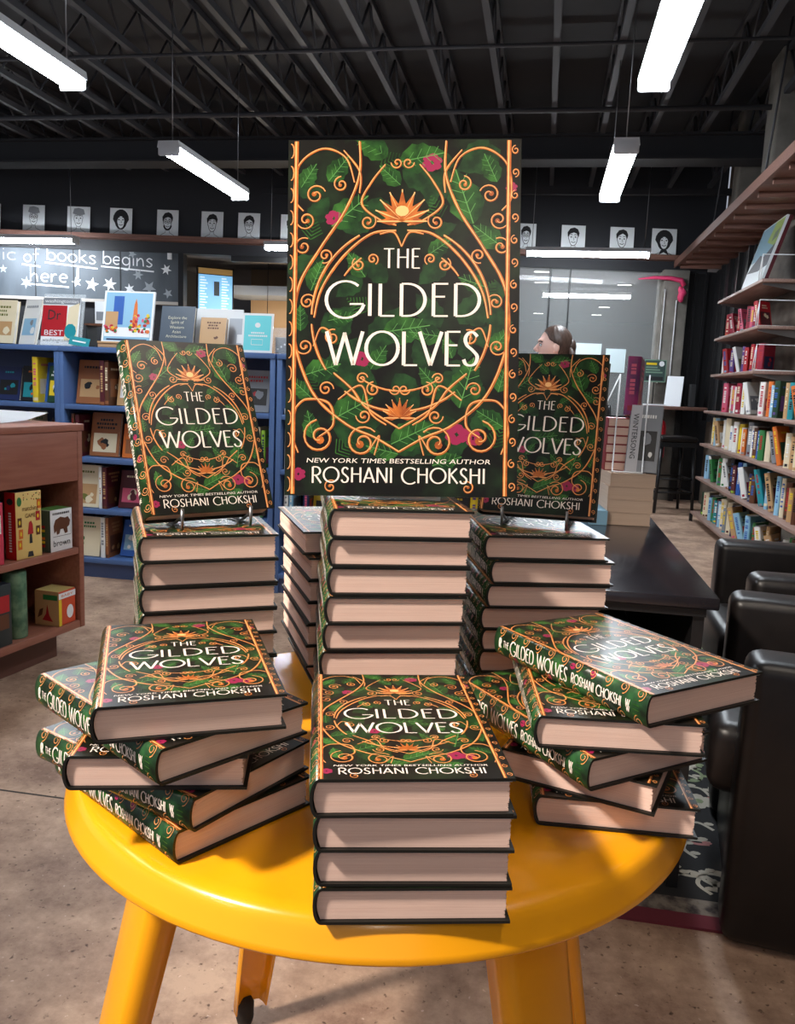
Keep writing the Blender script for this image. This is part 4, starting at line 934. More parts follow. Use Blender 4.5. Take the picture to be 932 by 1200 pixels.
# local: +y away along the front face, +x out of the face towards the aisle; far end at y=0
LL, LD = 1.7, .46
def lpart(a, c, nm, m=M_WOODL, bev=.003):
    b = MB(m); b.box(a, c, bev=bev); return b.build(nm, lu)
lpart((-LD, -.028, .128), (0, 0, .962), 'end_panel'); lpart((-LD, -LL, .128), (0, -LL+.028, .962), 'end_panel')
lpart((-LD, -LL, .9622), (.006, .006, .990), 'top_board'); lpart((-.022, -LL+.029, .757), (0, -.029, .9618), 'apron')
lpart((-LD+.016, -LL+.029, .448), (-.002, -.029, .476), 'shelf'); lpart((-LD+.016, -LL+.029, .128), (-.002, -.029, .160), 'bottom_board')
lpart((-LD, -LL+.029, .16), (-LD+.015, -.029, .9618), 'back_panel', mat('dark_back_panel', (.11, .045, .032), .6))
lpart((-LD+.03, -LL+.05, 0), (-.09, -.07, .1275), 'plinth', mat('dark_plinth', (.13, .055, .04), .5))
Ml = Matrix.Translation((-1.87, 3.12, 0)) @ Matrix.Rotation(LY, 4, 'Z')
def lplace(o, x, y, z, rz=0): o.matrix_world = Ml @ Matrix.Translation((x, y, z)) @ Matrix.Rotation(rz, 4, 'Z'); return o
def boxthing(nm, W, D, H, front, sidec, topc, lab, cat_, x, y, z, rz, deco=None):
    """front faces local -y before placing; placed so that front faces +x of the unit"""
    b = MB([pm(*front), pm(*sidec), pm(*topc), M_WHITE, M_INK, pal('red'), pal('orange'), pal('green'), pal('brown'), pal('tan'), pal('yellow')])
    b.box((-W/2, 0, 0), (W/2, D, H), 0, bev=.002)
    e = .0004
    b.poly([(-W/2-e, 0, 0.001), (-W/2-e, 0, H-.001), (-W/2-e, D, H-.001), (-W/2-e, D, .001)], 1); b.poly([(-W/2+.001, .001, H+e), (W/2-.001, .001, H+e), (W/2-.001, D-.001, H+e), (-W/2+.001, D-.001, H+e)], 2)
    f = lambda u, v, h: (u*W-W/2, -e-h, v*H); sd = lambda u, v, h: (-W/2-2*e-h, D-u*D, v*H)
    if deco: deco(b, f, sd)
    o = b.build(nm); lplace(o, x, y, z, R(90)+rz); return tag(o, lab, cat_)
def d_match(b, f, sd):
    b.fpoly(arc(.14, .86, .09, .07, 0, 330, 10), f, .0004, 7)
    b.text('matching', .1, f, .0006, 8, cx=.56, cy=.74, width=.62); b.text('GAME', .09, f, .0006, 8, cx=.56, cy=.64, width=.4)
    for u, v, mi in ((.14, .55, 8), (.14, .22, 6), (.85, .62, 5), (.85, .40, 8), (.18, .38, 6), (.90, .80, 6)): b.fpoly([(u-.08, v-.07), (u+.08, v-.07), (u+.08, v+.07), (u-.08, v+.07)], f, .0005, mi); b.fpoly(arc(u, v, .04, .035, 0, 315, 7), f, .0008, 10)
    b.fpoly([(.50, .22), (.62, .22), (.60, .36), (.52, .36)], f, .0006, 4); b.fpoly([(.44, .36), (.66, .36), (.64, .50), (.58, .56), (.50, .54)], f, .0007, 5); b.fpoly([(.42, .02), (.66, .02), (.62, .10), (.46, .10)], f, .0006, 4)
    rr = random.Random(5)
    for k in range(16): u, v = rr.uniform(.3, .95), rr.uniform(.86, .97); b.fpoly(arc(u, v, .018, .012, 0, 300, 5), f, .0006, [5, 8, 7][k % 3])
    for k in range(15): b.fpoly([(.35, .70-.04*k), (.6, .70-.04*k), (.6, .675-.04*k), (.35, .675-.04*k)], sd, .0004, 3)
    b.fpoly(arc(.5, .86, .3, .05, 0, 330, 9), sd, .0004, 4)
boxthing('game_box', .125, .055, .262, (226, 196, 120), (196, 28, 30), (60, 60, 90), 'yellow matching game box with red side on the wooden shelf', 'game', -.018, -.288, .4765, R(-4), d_match)
def d_brown(b, f, sd):
    body = [(.16, .44), (.14, .62), (.22, .76), (.45, .82), (.66, .78), (.80, .80), (.90, .70), (.86, .58), (.76, .54), (.78, .42), (.66, .40), (.62, .52), (.42, .52), (.40, .42), (.28, .40), (.26, .50)]
    for i in range(len(body)): 
        p, q = body[i], body[(i+1) % len(body)]; b.fpoly([p, q, (.5, .64)], f, .0006, 8)
    b.text('brown', .22, f, .0006, 4, cx=.5, cy=.20, width=.76); b.ribbon([(.1, .36), (.92, .36)], .01, f, .0005, 4); b.ribbon([(.93, .36), (.93, .85)], .012, f, .0005, 4)
    for k in range(12): b.fpoly([(.10+.065*k, .88), (.14+.065*k, .88), (.14+.065*k, .93), (.10+.065*k, .93)], f, .0005, 4)
    for k, mi in enumerate((5, 10, 6, 7, 10, 5)): b.fpoly([(.35, .12+.09*k), (.65, .12+.09*k), (.65, .18+.09*k), (.35, .18+.09*k)], sd, .0004, mi)
boxthing('board_book', .125, .075, .172, (226, 226, 226), (70, 84, 74), (96, 140, 66), 'white board book reading brown with a brown animal shape', 'book', -.012, -.118, .4765, 0, d_brown)
boxthing('picture_book', .11, .03, .235, (206, 60, 84), (40, 70, 150), (60, 90, 170), 'red and blue picture book at the left edge of the wooden shelf', 'book', -.018, -.475, .4765, R(-4), lambda b, f, sd: [b.fpoly([(.1, .5), (.9, .5), (.9, .8), (.1, .8)], f, .0005, 3), b.fpoly([(.2, .1), (.8, .1), (.8, .4), (.2, .4)], f, .0005, 4)])
for k, (y, c, h) in enumerate(((-.62, 'blue', .24), (-.68, 'orange', .22), (-.74, 'green', .25), (-.80, 'white', .2))):
    o = book((0, 0, 0), 0, .16, h, .04, c, ('white', 'yellow'), '%s picture book on the wooden shelf, outside the left edge, %s along' % (c, ORD[k]), 'picture books on the wooden shelf'); lplace(o, -.12, y, .4765, PI)
def d_cube(b, f, sd):
    b.fpoly(arc(.66, .35, .2, .2, 0, 350, 18), f, .0006, 3); b.fpoly([(0, .78), (1, .78), (1, .95), (0, .95)], f, .0005, 3); b.text('BABY', .1, f, .0007, 6, cx=.5, cy=.865, width=.7)
    b.fpoly([(0, 0), (.16, 0), (.16, .77), (0, .77)], f, .0005, 10)
    b.fpoly([(0, 0), (1, 0), (1, 1), (0, 1)], sd, .0002, 9); b.fpoly([(.3, .15), (.75, .12), (.6, .3), (.52, .62), (.46, .34)], sd, .0005, 5); b.fpoly([(.1, .2), (.2, .45), (.35, .5), (.3, .3)], sd, .0005, 8); b.fpoly([(.35, .75), (.95, .75), (.95, .9), (.35, .9)], sd, .0005, 7)
boxthing('toy_box', .105, .115, .145, (206, 78, 44), (196, 170, 90), (214, 190, 120), 'square orange and yellow box on the bottom wooden shelf', 'box', -.012, -.094, .1605, R(3), d_cube)
b = MB([mat('green_mottle', (.045, .12, .07), .4, noise=((.16, .27, .16), 24, (1, 1, 1), .4, .65)), pal('dark green')]); b.lathe([(0, 0), (.044, 0), (.045, .004), (.045, .262), (.042, .268), (0, .268)], 28)
lplace(tag(b.build('cardboard_tube'), 'mottled green upright tube on the bottom wooden shelf', 'tube'), -.07, -.318, .1605)
boxthing('dark_book', .075, .17, .24, (40, 50, 52), (30, 34, 36), (26, 30, 40), 'dark boxed book with red label on the bottom wooden shelf', 'book', -.012, -.432, .1605, 0, lambda b, f, sd: [b.fpoly([(.15, .55), (.85, .55), (.85, .82), (.15, .82)], f, .0005, 5), b.fpoly([(.2, .28), (.8, .28), (.8, .52), (.2, .52)], f, .0005, 8)])
boxthing('grey_book', .05, .17, .22, (60, 80, 90), (60, 70, 70), (40, 40, 50), 'grey green boxed book beside the dark one, bottom wooden shelf', 'book', -.02, -.53, .1605, 0)
b = MB(M_PAPER); P_ = [(-.30, -.62), (-.30, .0), (-.02, -.02), (-.02, -.60)]
n = 8
for i in range(n):
    y0, y1 = -1.0+.98*i/n, -1.0+.98*(i+1)/n; zz = lambda y: .9905+(.035*max(0, (y+.25)/.23)**2 if y > -.25 else 0)
    b.poly([(-.42, y0, zz(y0)), (-.15, y0, zz(y0)), (-.15, y1, zz(y1)), (-.42, y1, zz(y1))])
bmesh.ops.solidify(b.bm, geom=b.bm.faces[:], thickness=.002)
lplace(tag(b.build('paper_sheet'), 'white paper sheet with a curled end on top of the wooden shelf unit', 'paper'), .0, .0, .003)

# ------------------------------------------------------------------ right wall shelving
def rshelf(nm, x0, y0, y1, z, lab, th=.024, d=.345):
    t = thing('wall_shelf', lab, 'shelf', (x0, (y0+y1)/2, z), 0, 'wooden shelves on the right wall')
    h = (y1-y0)/2
    b = MB(M_WOODS); b.box((0, -h, -th), (d, h, 0), bev=.003); b.build('board', t)
    for yy in (-h+.12, 0, h-.12) if h > .9 else (-h+.06, h-.06):
        b = MB(M_STEEL); b.extr([(.02, -th-.012), (d, -th-.07), (d, -th-.001), (.02, -th-.001)], yy-.004, yy+.004, axis='y'); b.build('bracket', t)
    return t
for z, l in ((2.076, 'topmost'), (1.744, 'second'), (1.419, 'third')): rshelf('s', 1.5, 6.48, 8.05, z, '%s of the short wall shelves on the right, above the long shelves' % l)
for z, l, y1 in ((1.088, 'long counter height shelf', 8.2), (.776, 'long shelf below the counter height one', 8.26), (.452, 'second long shelf from the floor', 8.3), (.10, 'lowest long shelf just above the floor', 8.4)):
    rshelf('s', 1.5, 3.0, y1, z, '%s on the right wall' % l)
for yy in (6.42, 8.0, 4.9):
    b = MB(M_STEEL); b.box((1.825, yy, 0), (1.848, yy+.03, 2.5)); b.box((1.82, yy+.008, 0), (1.8255, yy+.022, 2.5)); struct(b.build('shelf_standard'), 'steel slotted standard on the right wall')
for yy in (8.36, 5.9):
    b = MB(M_BLKM); b.box((1.49, yy, 0), (1.52, yy+.03, .076)); struct(b.build('trim_7'), 'black foot under the lowest wall shelf')
RG = 'books on the right wall shelves'
def rrow(z, y_far, y_near, step, seed, nm, cols, hr=(.20, .265), g=RG, ang=(38, 52), n_over=None, x=1.62):
    rr = random.Random(seed); y = y_far; i = 0
    while y > y_near:
        c = rr.choice(cols); a = (rr.choice(['white', 'black', 'cream', 'yellow', 'red', 'blue']), rr.choice(list(PALN)))
        H = rr.uniform(*hr); T = rr.uniform(.026, .05); W = rr.uniform(.14, .17)
        lean = 0
        if rr.random() < .14: lean = -R(rr.uniform(10, 17)); y -= .055
        book((x+rr.uniform(-.01, .02), y, z+.0006), R(rr.uniform(*ang)), W, H, T, c, a, '%s book, %s from far end on %s' % (c, ORD[i] if i < len(ORD) else 'last', nm), g, lean=lean)
        y -= (step+T*.7)*(1.0 if not lean else 1.5); i += 1
MIX = ['cream', 'white', 'pale blue', 'teal', 'yellow', 'blue', 'grey', 'tan', 'cream', 'green', 'navy', 'tan', 'white', 'cream', 'brown', 'orange', 'black', 'white', 'dark green', 'grey', 'cream', 'maroon']
REDS = ['red', 'crimson', 'red', 'pink', 'white', 'red', 'crimson', 'purple']
rrow(.776, 8.12, 3.9, .072, 31, 'the long shelf below the counter', MIX)
rrow(.452, 8.15, 3.9, .070, 32, 'the second long shelf from the floor', MIX+['red', 'cream', 'white'])
rrow(.10, 8.22, 3.9, .066, 33, 'the lowest wall shelf', MIX+['cream', 'green', 'white'])
rrow(1.744, 7.93, 6.75, .085, 34, 'the second short wall shelf', ['red', 'crimson', 'red', 'pink', 'crimson', 'red'], hr=(.17, .205), g='red books on the short wall shelves')
rrow(1.419, 7.93, 6.62, .10, 35, 'the third short wall shelf', ['red', 'crimson', 'red', 'purple', 'white', 'red'], hr=(.18, .225), g='red books on the short wall shelves')
rrow(1.088, 7.65, 6.7, .10, 36, 'the counter shelf near its far end', ['red', 'white', 'pink', 'crimson', 'white'], hr=(.21, .25))
rrow(1.088, 6.45, 5.1, .12, 37, 'the counter shelf behind the armchairs', ['teal', 'pale blue', 'dark green', 'orange', 'tan', 'white', 'brown'], hr=(.2, .25))
for y, z, l in ((6.62, 2.0766, 'top'), (6.57, 1.7446, 'second'), (6.52, 1.4196, 'third')):
    b = MB(M_WIREW)
    p = [(0, 0, .004), (.30, 0, .004), (.30, 0, .19), (0, 0, .19), (0, 0, .004)]
    b.tube(p, .0045, n=6); b.tube([(0, 0, .004), (.02, .10, .004), (.28, .10, .004), (.30, 0, .004)], .0045, n=6); b.tube([(0, 0, .19), (.0, .06, .05), (0.01, .10, .004)], .004, n=6)
    tag(b.build('wire_bookend', loc=(1.52, y, z)), 'white wire bookend at the near end of the %s short wall shelf' % l, 'bookend', 'wire bookends')
# framed print leaning on the topmost short shelf
t = thing('framed_print', 'large framed landscape print leaning on the topmost short wall shelf', 'picture', (1.545, 7.07, 2.0765))
b = MB([pm(214, 220, 222, .4), pm(120, 160, 178, .4), pm(150, 170, 90, .4), pm(60, 56, 62, .5), pm(196, 204, 206, .4), pm(96, 110, 100, .4)]); Wf, Hf = .66, .52
b.box((0, -Wf/2, 0), (.018, Wf/2, Hf)); fp = lambda u, v, h: (-.0006-h, Wf/2-u*Wf, v*Hf)
b.fpoly([(.02, .45), (.98, .45), (.98, .98), (.02, .98)], fp, 0, 1); b.fpoly([(.5, .7), (.98, .55), (.98, .98), (.6, .98)], fp, .0004, 2)
b.fpoly([(.02, .30), (.2, .42), (.4, .52), (.62, .46), (.98, .60), (.98, .25), (.6, .22), (.3, .26)], fp, .0006, 3); b.fpoly([(.02, .02), (.98, .02), (.98, .27), (.6, .24), (.3, .27), (.02, .30)], fp, .0008, 0); b.fpoly([(.72, .66), (.92, .70), (.92, .84), (.74, .80)], fp, .0008, 5)
o = b.build('print_panel', t); o.rotation_euler = (0, R(16), 0)
b = MB([pal('maroon')]); b.box((.0185, -Wf/2, 0), (.045, Wf/2, Hf)); o = b.build('frame_back', t); o.rotation_euler = (0, R(16), 0); o.location.z = .002
# white board leaning and small things on the far counter
t = thing('window_counter', 'red-brown counter along the glass partition with bar stools below', 'counter', (0, 0, 0))
b = MB(M_WOODR); b.box((1.02, -.56, 1.06), (1.93, -.14, 1.098), bev=.004); b.build('counter_top', t)
for s_ in (1.06, 1.5):
    b = MB(M_BLKM); b.box((s_, -.2, 0), (s_+.05, -.15, 1.0595)); b.build('leg', t)
t.location = B0; t.rotation_euler = (0, 0, BY)
b = MB([M_PAPER]); b.box((-.09, 0, 0), (.09, .006, .34)); b.box((-.09, .0062, .05), (.09, .02, .3)); o = b.build('white_board_sign', loc=(1.42, 9.66, 1.0990)); o.rotation_euler = (R(-12), 0, R(-20)); tag(o, 'white sign leaning on the far counter beside the dark window', 'sign')
b = MB([M_INK, M_PGW]); 
b.box((0, 0, 0), (.05, .16, .25), 0); tag(b.build('dark_binder', loc=(1.60, 9.60, 1.0990)), 'dark binder on the far counter beside the white sign', 'binder')
b = MB(M_PAPER); b.box((0, 0, 0), (.24, .1, .016)); tag(b.build('paper_stack', loc=(1.12, 9.58, 1.0985), rz=.15), 'small stack of white leaflets on the far counter', 'leaflets')
b = MB([mat('fire_red', (.55, .02, .03), .3), M_BLKM, M_WHITE]); b.lathe([(0, 0), (.062, 0), (.066, .02), (.066, .34), (.05, .40), (.02, .43), (0, .43)], 20); b.lathe([(.018, .43), (.022, .45), (.022, .50), (0, .51)], 10, 1); b.box((-.02, -.06, .49), (.02, .03, .51), 1); b.lathe([(.0665, .12), (.0665, .26)], 20, 2)
tag(b.build('fire_extinguisher', loc=(1.31, 9.62, .52)), 'red fire extinguisher hung below the far counter', 'extinguisher')
b = MB(M_BLKM); b.box((1.27, 9.66, .62), (1.35, 9.80, .95)); struct(b.build('extinguisher_bracket'))
# papers on the glass and the poster on the pillar
for s0, s1, z0, z1, l in ((.336, .629, 1.55, 1.775, 'wide white sheet taped to the glass behind the woman'), (.685, .915, 1.455, 1.725, 'tall white sheet taped to the glass left of the pillar')):
    b = MB(mat('pale_blue_paper', (.72, .86, .9), .6)); b.box((0, 0, 0), (s1-s0, .003, z1-z0)); tag(b.build('taped_sheet', loc=bpt(s0, z0, .012), rz=BY), l, 'paper', 'sheets taped to the glass')  # sheets in one even pale blue paper tone
b = MB([pm(120, 150, 130, .5), pm(60, 80, 76, .5), pal('yellow'), M_WHITE, M_INK]); b.box((0, -.004, 0), (.25, 0, .25)); fq = lambda x, y, h: (x, -.004-h, y)
b.fpoly([(.01, .01), (.24, .01), (.24, .24), (.01, .24)], fq, .0004, 1); b.fpoly([(.02, .19), (.14, .19), (.14, .215), (.02, .215)], fq, .0008, 2); b.fpoly(arc(.195, .205, .03, .03, 0, 340, 10), fq, .0008, 3)
for k in range(3): b.fpoly([(.02, .10+.028*k), (.21-.03*k, .10+.028*k), (.21-.03*k, .115+.028*k), (.02, .115+.028*k)], fq, .0008, 0)
b.fpoly([(.03, .02), (.22, .02), (.22, .06), (.03, .06)], fq, .0008, 4)
tag(b.build('pillar_poster', loc=bpt(1.07, 1.36, -.25), rz=BY), 'small green notice with yellow heading near the concrete pillar', 'notice')
b = MB(M_BLKM); b.box((1.19, -.25, 1.10), (1.2, -.24, 1.60)); struct(b.build('notice_post', loc=B0, rz=BY))
# cords and the pink ribbon at the pillar head
for s_, l in ((1.262, 'pale cord running down the left edge of the pillar'), (1.40, 'pale cord running down the middle of the pillar')):
    b = MB(M_WIREW); zt_ = 2.40 if s_ < 1.3 else 2.28
    b.tube([(s_, -.135, zt_-(zt_-1.35)*k/12) if True else 0 for k in range(13)], .007, n=6); tag(b.build('pale_cord', loc=B0, rz=BY), l, 'rope')
M_HOT = mat('hot_pink_cloth', (.75, .05, .16), .6)
b = MB(M_HOT); rr = random.Random(2)
b.tube([(.95, -.14, 2.50), (1.12, -.15, 2.52), (1.30, -.16, 2.52), (1.42, -.17, 2.50), (1.46, -.17, 2.44)], [.006, .02, .024, .03, .03], n=7)
b.ell((1.44, -.17, 2.36), (.045, .035, .085), fn=lambda q: q*(1+.25*math.sin(q.z*60+q.x*40)))
b.ell((1.55, -.14, 2.70), (.03, .02, .02)); tag(b.build('pink_ribbon', loc=B0, rz=BY), 'hot pink ribbon knotted at the head of the pillar', 'ribbon')

# ------------------------------------------------------------------ black desk with the second book display
dk = thing('black_desk', 'long black lacquered desk behind the display table', 'desk', (.115, 2.65, 0))
M_DESK = mat('black_lacquer', (.012, .011, .014), .16, spec=.55, noise=((.02, .018, .024), 4, (1, 1, 1), .35, .7))
b = MB(M_DESK); b.box((-.315, -.735, .722), (.312, .735, .75), bev=.004); b.build('desk_top', dk)
b = MB(M_BLKM); b.box((-.29, -.715, .70), (.288, .715, .7215)); b.build('apron', dk)
for x in (-.29, .262):
    b = MB(M_BLKM); b.box((x, -.70, .0082), (x+.026, .70, .6995)); b.build('end_panel', dk)
b = MB(M_BLKM); b.box((-.263, .66, .0082), (.261, .70, .6995)); b.build('back_panel', dk)
b = MB(M_BLKM); b.box((-.263, -.62, .33), (.261, .66, .35)); b.build('shelf', dk)
b = MB([pal('tan'), M_PGW]); b.box((-.08, -.06, 0), (.08, .06, .006), 0); b.box((-.078, -.058, .006), (.08, .058, .026), 1); b.box((-.08, -.06, .026), (.08, .06, .032), 0); tag(b.build('low_book', loc=(.20, 2.20, .351), rz=.1), 'tan book lying on the inner shelf of the black desk', 'book')
M_TANP = mat('tan_page_edges', (.56, .41, .31), .85, noise=((.64, .49, .38), 3, (2, 2, 700), .35, .65))
def flatbook(x, y, z, rz, W, D, T, cov, lab, grp, pages=M_TANP, cv=None):
    t = thing('stacked_book', lab, 'book', (x, y, z), rz, grp); k = .0025
    b = MB(cv or pal(cov)); b.box((-W/2, -D/2, 0), (W/2, D/2, k)); b.box((-W/2, -D/2, T-k), (W/2, D/2, T)); b.box((-W/2, -D/2, k), (-W/2+k, D/2, T-k)); b.build('cover', t)
    b = MB(pages); b.box((-W/2+k, -D/2+.0015, k), (W/2-.002, D/2-.002, T-k)); b.build('page_block', t); return t
for k in range(4): flatbook(.305+.003*(k % 2), 3.035, .7503+.0452*k, R(6+k), .158, .22, .045, 'tan', '%s tan paged book of the low pile on the black desk' % ORD[k], 'tan paged pile on the desk', cv=M_TANP)
zz = .7503+.0452*4
for k in range(6): flatbook(.31, 3.085, zz+.0312*k, R(4+2*(k % 2)), .170, .12, .031, 'maroon', '%s red covered book from the bottom of the upper desk pile' % ORD[k], 'red covered pile on the desk', cv=pm(150, 40, 46, .45), pages=M_PAG)
o = book((.352, 2.965, zz), R(-14), .105, .235, .028, 'grey', ('white', 'black'), 'grey hardback with black vertical title propped on the desk pile', 'propped books on the desk', lean=R(-12))
b = MB([M_WHITE]); 
sp_ = lambda a, c, h: (-.0525-.175*.028-.002-h, c, a)
b = MB([pm(186, 186, 190, .5), M_INK]); fw = lambda x, y, h: (x, -.0146-h, y)
b.bm.faces.ensure_lookup_table()
b.fpoly([(-.0525, 0), (-.014, 0), (-.014, .235), (-.0525, .235)], fw, .0016, 0)
b.text('WINTERSONG', .026, lambda x, y, h: (-.034+y, -.0146-h, .125-x), .0022, 1, cx=0, cy=0, width=.16)
o2 = b.build('title_strip'); o2.parent = o
b = MB(M_WIREW)
for e in (-.05, .05):
    b.tube([(e, -.055, .004), (e, -.03, .002), (e, .022, .16), (e, .055, .34)], .0026, n=6)
    if e < 0: b.tube([(e, .055, .34), (e*2.2, -.0, .18), (e*2.6, -.05, .004)], .0024, n=6)
b.tube([(-.05, -.03, .003), (.05, -.03, .003)], .0035, n=6)
tag(b.build('wire_easel', loc=(.305, 2.965, zz+.001), rz=R(-6)), 'white wire easel rising over the desk book pile', 'easel')
o = book((.318, 3.085, zz+.0312*6+.001), R(78), .14, .205, .046, 'purple', ('pink', 'crimson'), 'tall magenta spined book standing on the upper desk pile', 'propped books on the desk', lean=R(0), tilt=R(5)); o.data.materials[0] = mat('magenta_cover', (.30, .012, .12), .4, noise=((.10, .012, .09), 12, (1, 1, 1), .4, .6))
b = MB([pal('pale blue')]); b.box((-.03, -.1, 0), (.03, .1, .05)); tag(b.build('pale_box', loc=(.205, 2.99, .7503), rz=.1), 'narrow pale blue box beside the tan pile on the black desk', 'box')

# ------------------------------------------------------------------ armchairs
M_LEA = mat('black_leather', (.007, .0055, .0055), .36, spec=.42, noise=((.012, .009, .0085), 18, (1, 1, 1), .35, .7), bump=.06)
def armchair(loc, rz, lab, W=.73, D=.82, H=.655):
    t = thing('armchair', lab, 'armchair', loc, rz, 'black leather armchairs')   # faces -x, near arm at y=0
    for y0 in (0, W-.135):
        b = MB(M_LEA); b.box((0, y0, .004), (D-.1, y0+.135, H), bev=.032, seg=5); b.build('arm', t)
    b = MB(M_LEA); b.box((D-.17, .02, .004), (D, W-.02, H+.09), bev=.045, seg=5); b.build('backrest', t)
    b = MB(M_LEA); b.box((-.05, .14, .28), (D-.175, W-.14, .455), bev=.04, seg=5); b.build('seat_cushion', t)
    b = MB(M_LEA); b.box((.02, .136, .004), (D-.18, W-.136, .279), bev=.01); b.build('base', t)
    return t
armchair((.462, 1.755, .0045), R(-8.6), 'black leather armchair nearest the camera at the right edge')
armchair((.655, 2.54, .0045), R(-2), 'black leather armchair behind the nearest one, facing the desk', H=.675)

# ------------------------------------------------------------------ patterned rug
b = MB([mat('rug_black_pile', (.012, .011, .012), .95), mat('rug_maroon', (.13, .016, .028), .95), mat('rug_cream', (.42, .38, .31), .95), mat('rug_green', (.20, .24, .13), .95), mat('rug_pink', (.40, .16, .15), .95), mat('rug_band', (.20, .17, .14), .95, noise=((.04, .03, .03), 30, (1, 1, 1), .4, .6))])
RX0, RX1, RY0, RY1 = -.05, 1.45, 1.805, 4.6
b.box((RX0, RY0, 0), (RX1, RY1, .007), 1); fr_ = lambda x, y, h: (x, y, .0072+h)
b.fpoly([(RX0+.05, RY0+.05), (RX1-.05, RY0+.05), (RX1-.05, RY1-.05), (RX0+.05, RY1-.05)], fr_, 0, 5); b.fpoly([(RX0+.10, RY0+.11), (RX1-.10, RY0+.11), (RX1-.10, RY1-.11), (RX0+.10, RY1-.11)], fr_, .0003, 0)
rr = random.Random(12)
for k in range(330):
    x, y = rr.uniform(RX0+.14, RX1-.14), rr.uniform(RY0+.15, RY1-.15); mi = [2, 3, 4, 2, 2][k % 5]; a = rr.uniform(0, 6.28)
    if k % 3 == 0:
        for q in range(6): b.fpoly(arc(x+.028*math.cos(q*1.047+a), y+.028*math.sin(q*1.047+a), .018, .018, 0, 315, 7), fr_, .0006+.00002*q, mi)
        b.fpoly(arc(x, y, .014, .014, 0, 315, 7), fr_, .0009, 3)
    else:
        p = cat([(x, y), (x+.05*math.cos(a), y+.05*math.sin(a)), (x+.09*math.cos(a+.6), y+.09*math.sin(a+.6)), (x+.10*math.cos(a+1.1), y+.10*math.sin(a+1.1))], 5); b.ribbon(p, .011, fr_, .0005, mi)
        for q in p[3::5]: b.fpoly(arc(q[0]+.012, q[1]+.01, .014, .009, 0, 315, 6), fr_, .0007, mi)
tag(b.build('floral_rug'), 'black floral rug with maroon border under the armchairs', 'rug')

# ------------------------------------------------------------------ bar stools
def stool(loc, rz, lab):
    t = thing('bar_stool', lab, 'stool', loc, rz, 'black bar stools at the far counter')
    b = MB(M_LEA); b.box((-.20, -.20, .74), (.20, .20, .80), bev=.028, seg=4); b.build('seat', t)
    b = MB(M_BLKM); b.box((-.19, -.19, .69), (.19, .19, .7395)); b.build('seat_frame', t)
    for sx in (-1, 1):
        for sy in (-1, 1):
            b = MB(M_BLKM); b.tube([(sx*.17, sy*.17, .6899), (sx*.20, sy*.20, 0)], [.022, .017], n=4); b.build('leg', t)
    for z in (.22, .36):
        for q in ((-1, -1, 1, -1), (1, -1, 1, 1), (1, 1, -1, 1), (-1, 1, -1, -1)):
            k = .20-.03*z/.69; b = MB(M_BLKM); b.tube([(q[0]*k, q[1]*k, z), (q[2]*k, q[3]*k, z)], .011, n=6); b.build('rung', t)
    return t
stool((1.36, 9.0, 0), R(12), 'nearest black bar stool at the far counter')
s2 = stool((.86, 9.28, 0), R(10), 'black bar stool at the left end of the far counter')
for e in (-1, 1):
    b = MB(M_BLKM); b.tube([(-.17, e*.17, .78), (-.20, e*.18, 1.08)], .016, n=6); b.build('back_post', s2)
b = MB(M_BLKM); b.box((-.215, -.19, .98), (-.19, .19, 1.09), bev=.006); b.build('back_rail', s2)

# ------------------------------------------------------------------ screen and counter in the opening
t = thing('menu_screen', 'tilted wall screen glowing blue in the opening behind the counter', 'screen', bpt(-4.18, 1.90, 1.2), BY+R(25))
b = MB(M_BLKM); b.box((-.24, 0, 0), (.24, .04, .72), bev=.004); b.build('bezel', t)
b = MB([mat('screen_glow', (.16, .38, .62), .4, emit=1.0), mat('screen_text', (.55, .75, .9), .4, emit=1.0), mat('screen_head', (.25, .15, .05), .4, emit=.6), mat('screen_dark', (.02, .03, .04), .4)]); fS = lambda x, y, h: (x, -.001-h, y)
b.fpoly([(-.22, .02), (.22, .02), (.22, .62), (-.22, .62)], fS, 0, 0); b.fpoly([(-.22, .63), (.22, .63), (.22, .70), (-.22, .70)], fS, 0, 2)
for k in range(16):
    for c0 in (-.2, .08): b.fpoly([(c0, .59-.035*k), (c0+.06+.05*((k*7) % 5)/5, .59-.035*k), (c0+.06+.05*((k*7) % 5)/5, .575-.035*k), (c0, .575-.035*k)], fS, .0005, 1)
b.fpoly([(-.02, .36), (.05, .36), (.05, .54), (-.02, .54)], fS, .0006, 3); b.build('display', t)
b = MB(pm(140, 150, 158, .4)); b.box((-4.2, .9, 0), (-2.6, 1.4, 1.30)); b.box((-4.22, .88, 1.30), (-2.58, 1.42, 1.34)); struct(b.build('service_counter', loc=B0, rz=BY), 'pale counter in the opening behind the bookcase')
t = thing('dome_pendant', 'small dome pendant lamp hanging in the opening', 'lamp', bpt(-3.42, 1.86, .8))
b = MB(M_LAMPB); b.lathe([(.0, .10), (.03, .095), (.07, .05), (.085, .0), (.08, .0), (.066, .045), (0, .088)], 20); b.build('shade', t)
b = MB(M_STRIP); b.ell((0, 0, .03), (.03, .03, .03)); b.build('bulb', t)
b = MB(M_BLKM); b.tube([(0, 0, .1), (0, 0, .85)], .004); b.build('cord', t)
ld = bpy.data.lights.new('pendant_glow', 'POINT'); ld.energy = 55; ld.color = (1, .82, .6); ld.shadow_soft_size = .05; lo = bpy.data.objects.new('pendant_glow', ld); COL.objects.link(lo); lo.parent = t; lo.location = (0, 0, -.05)

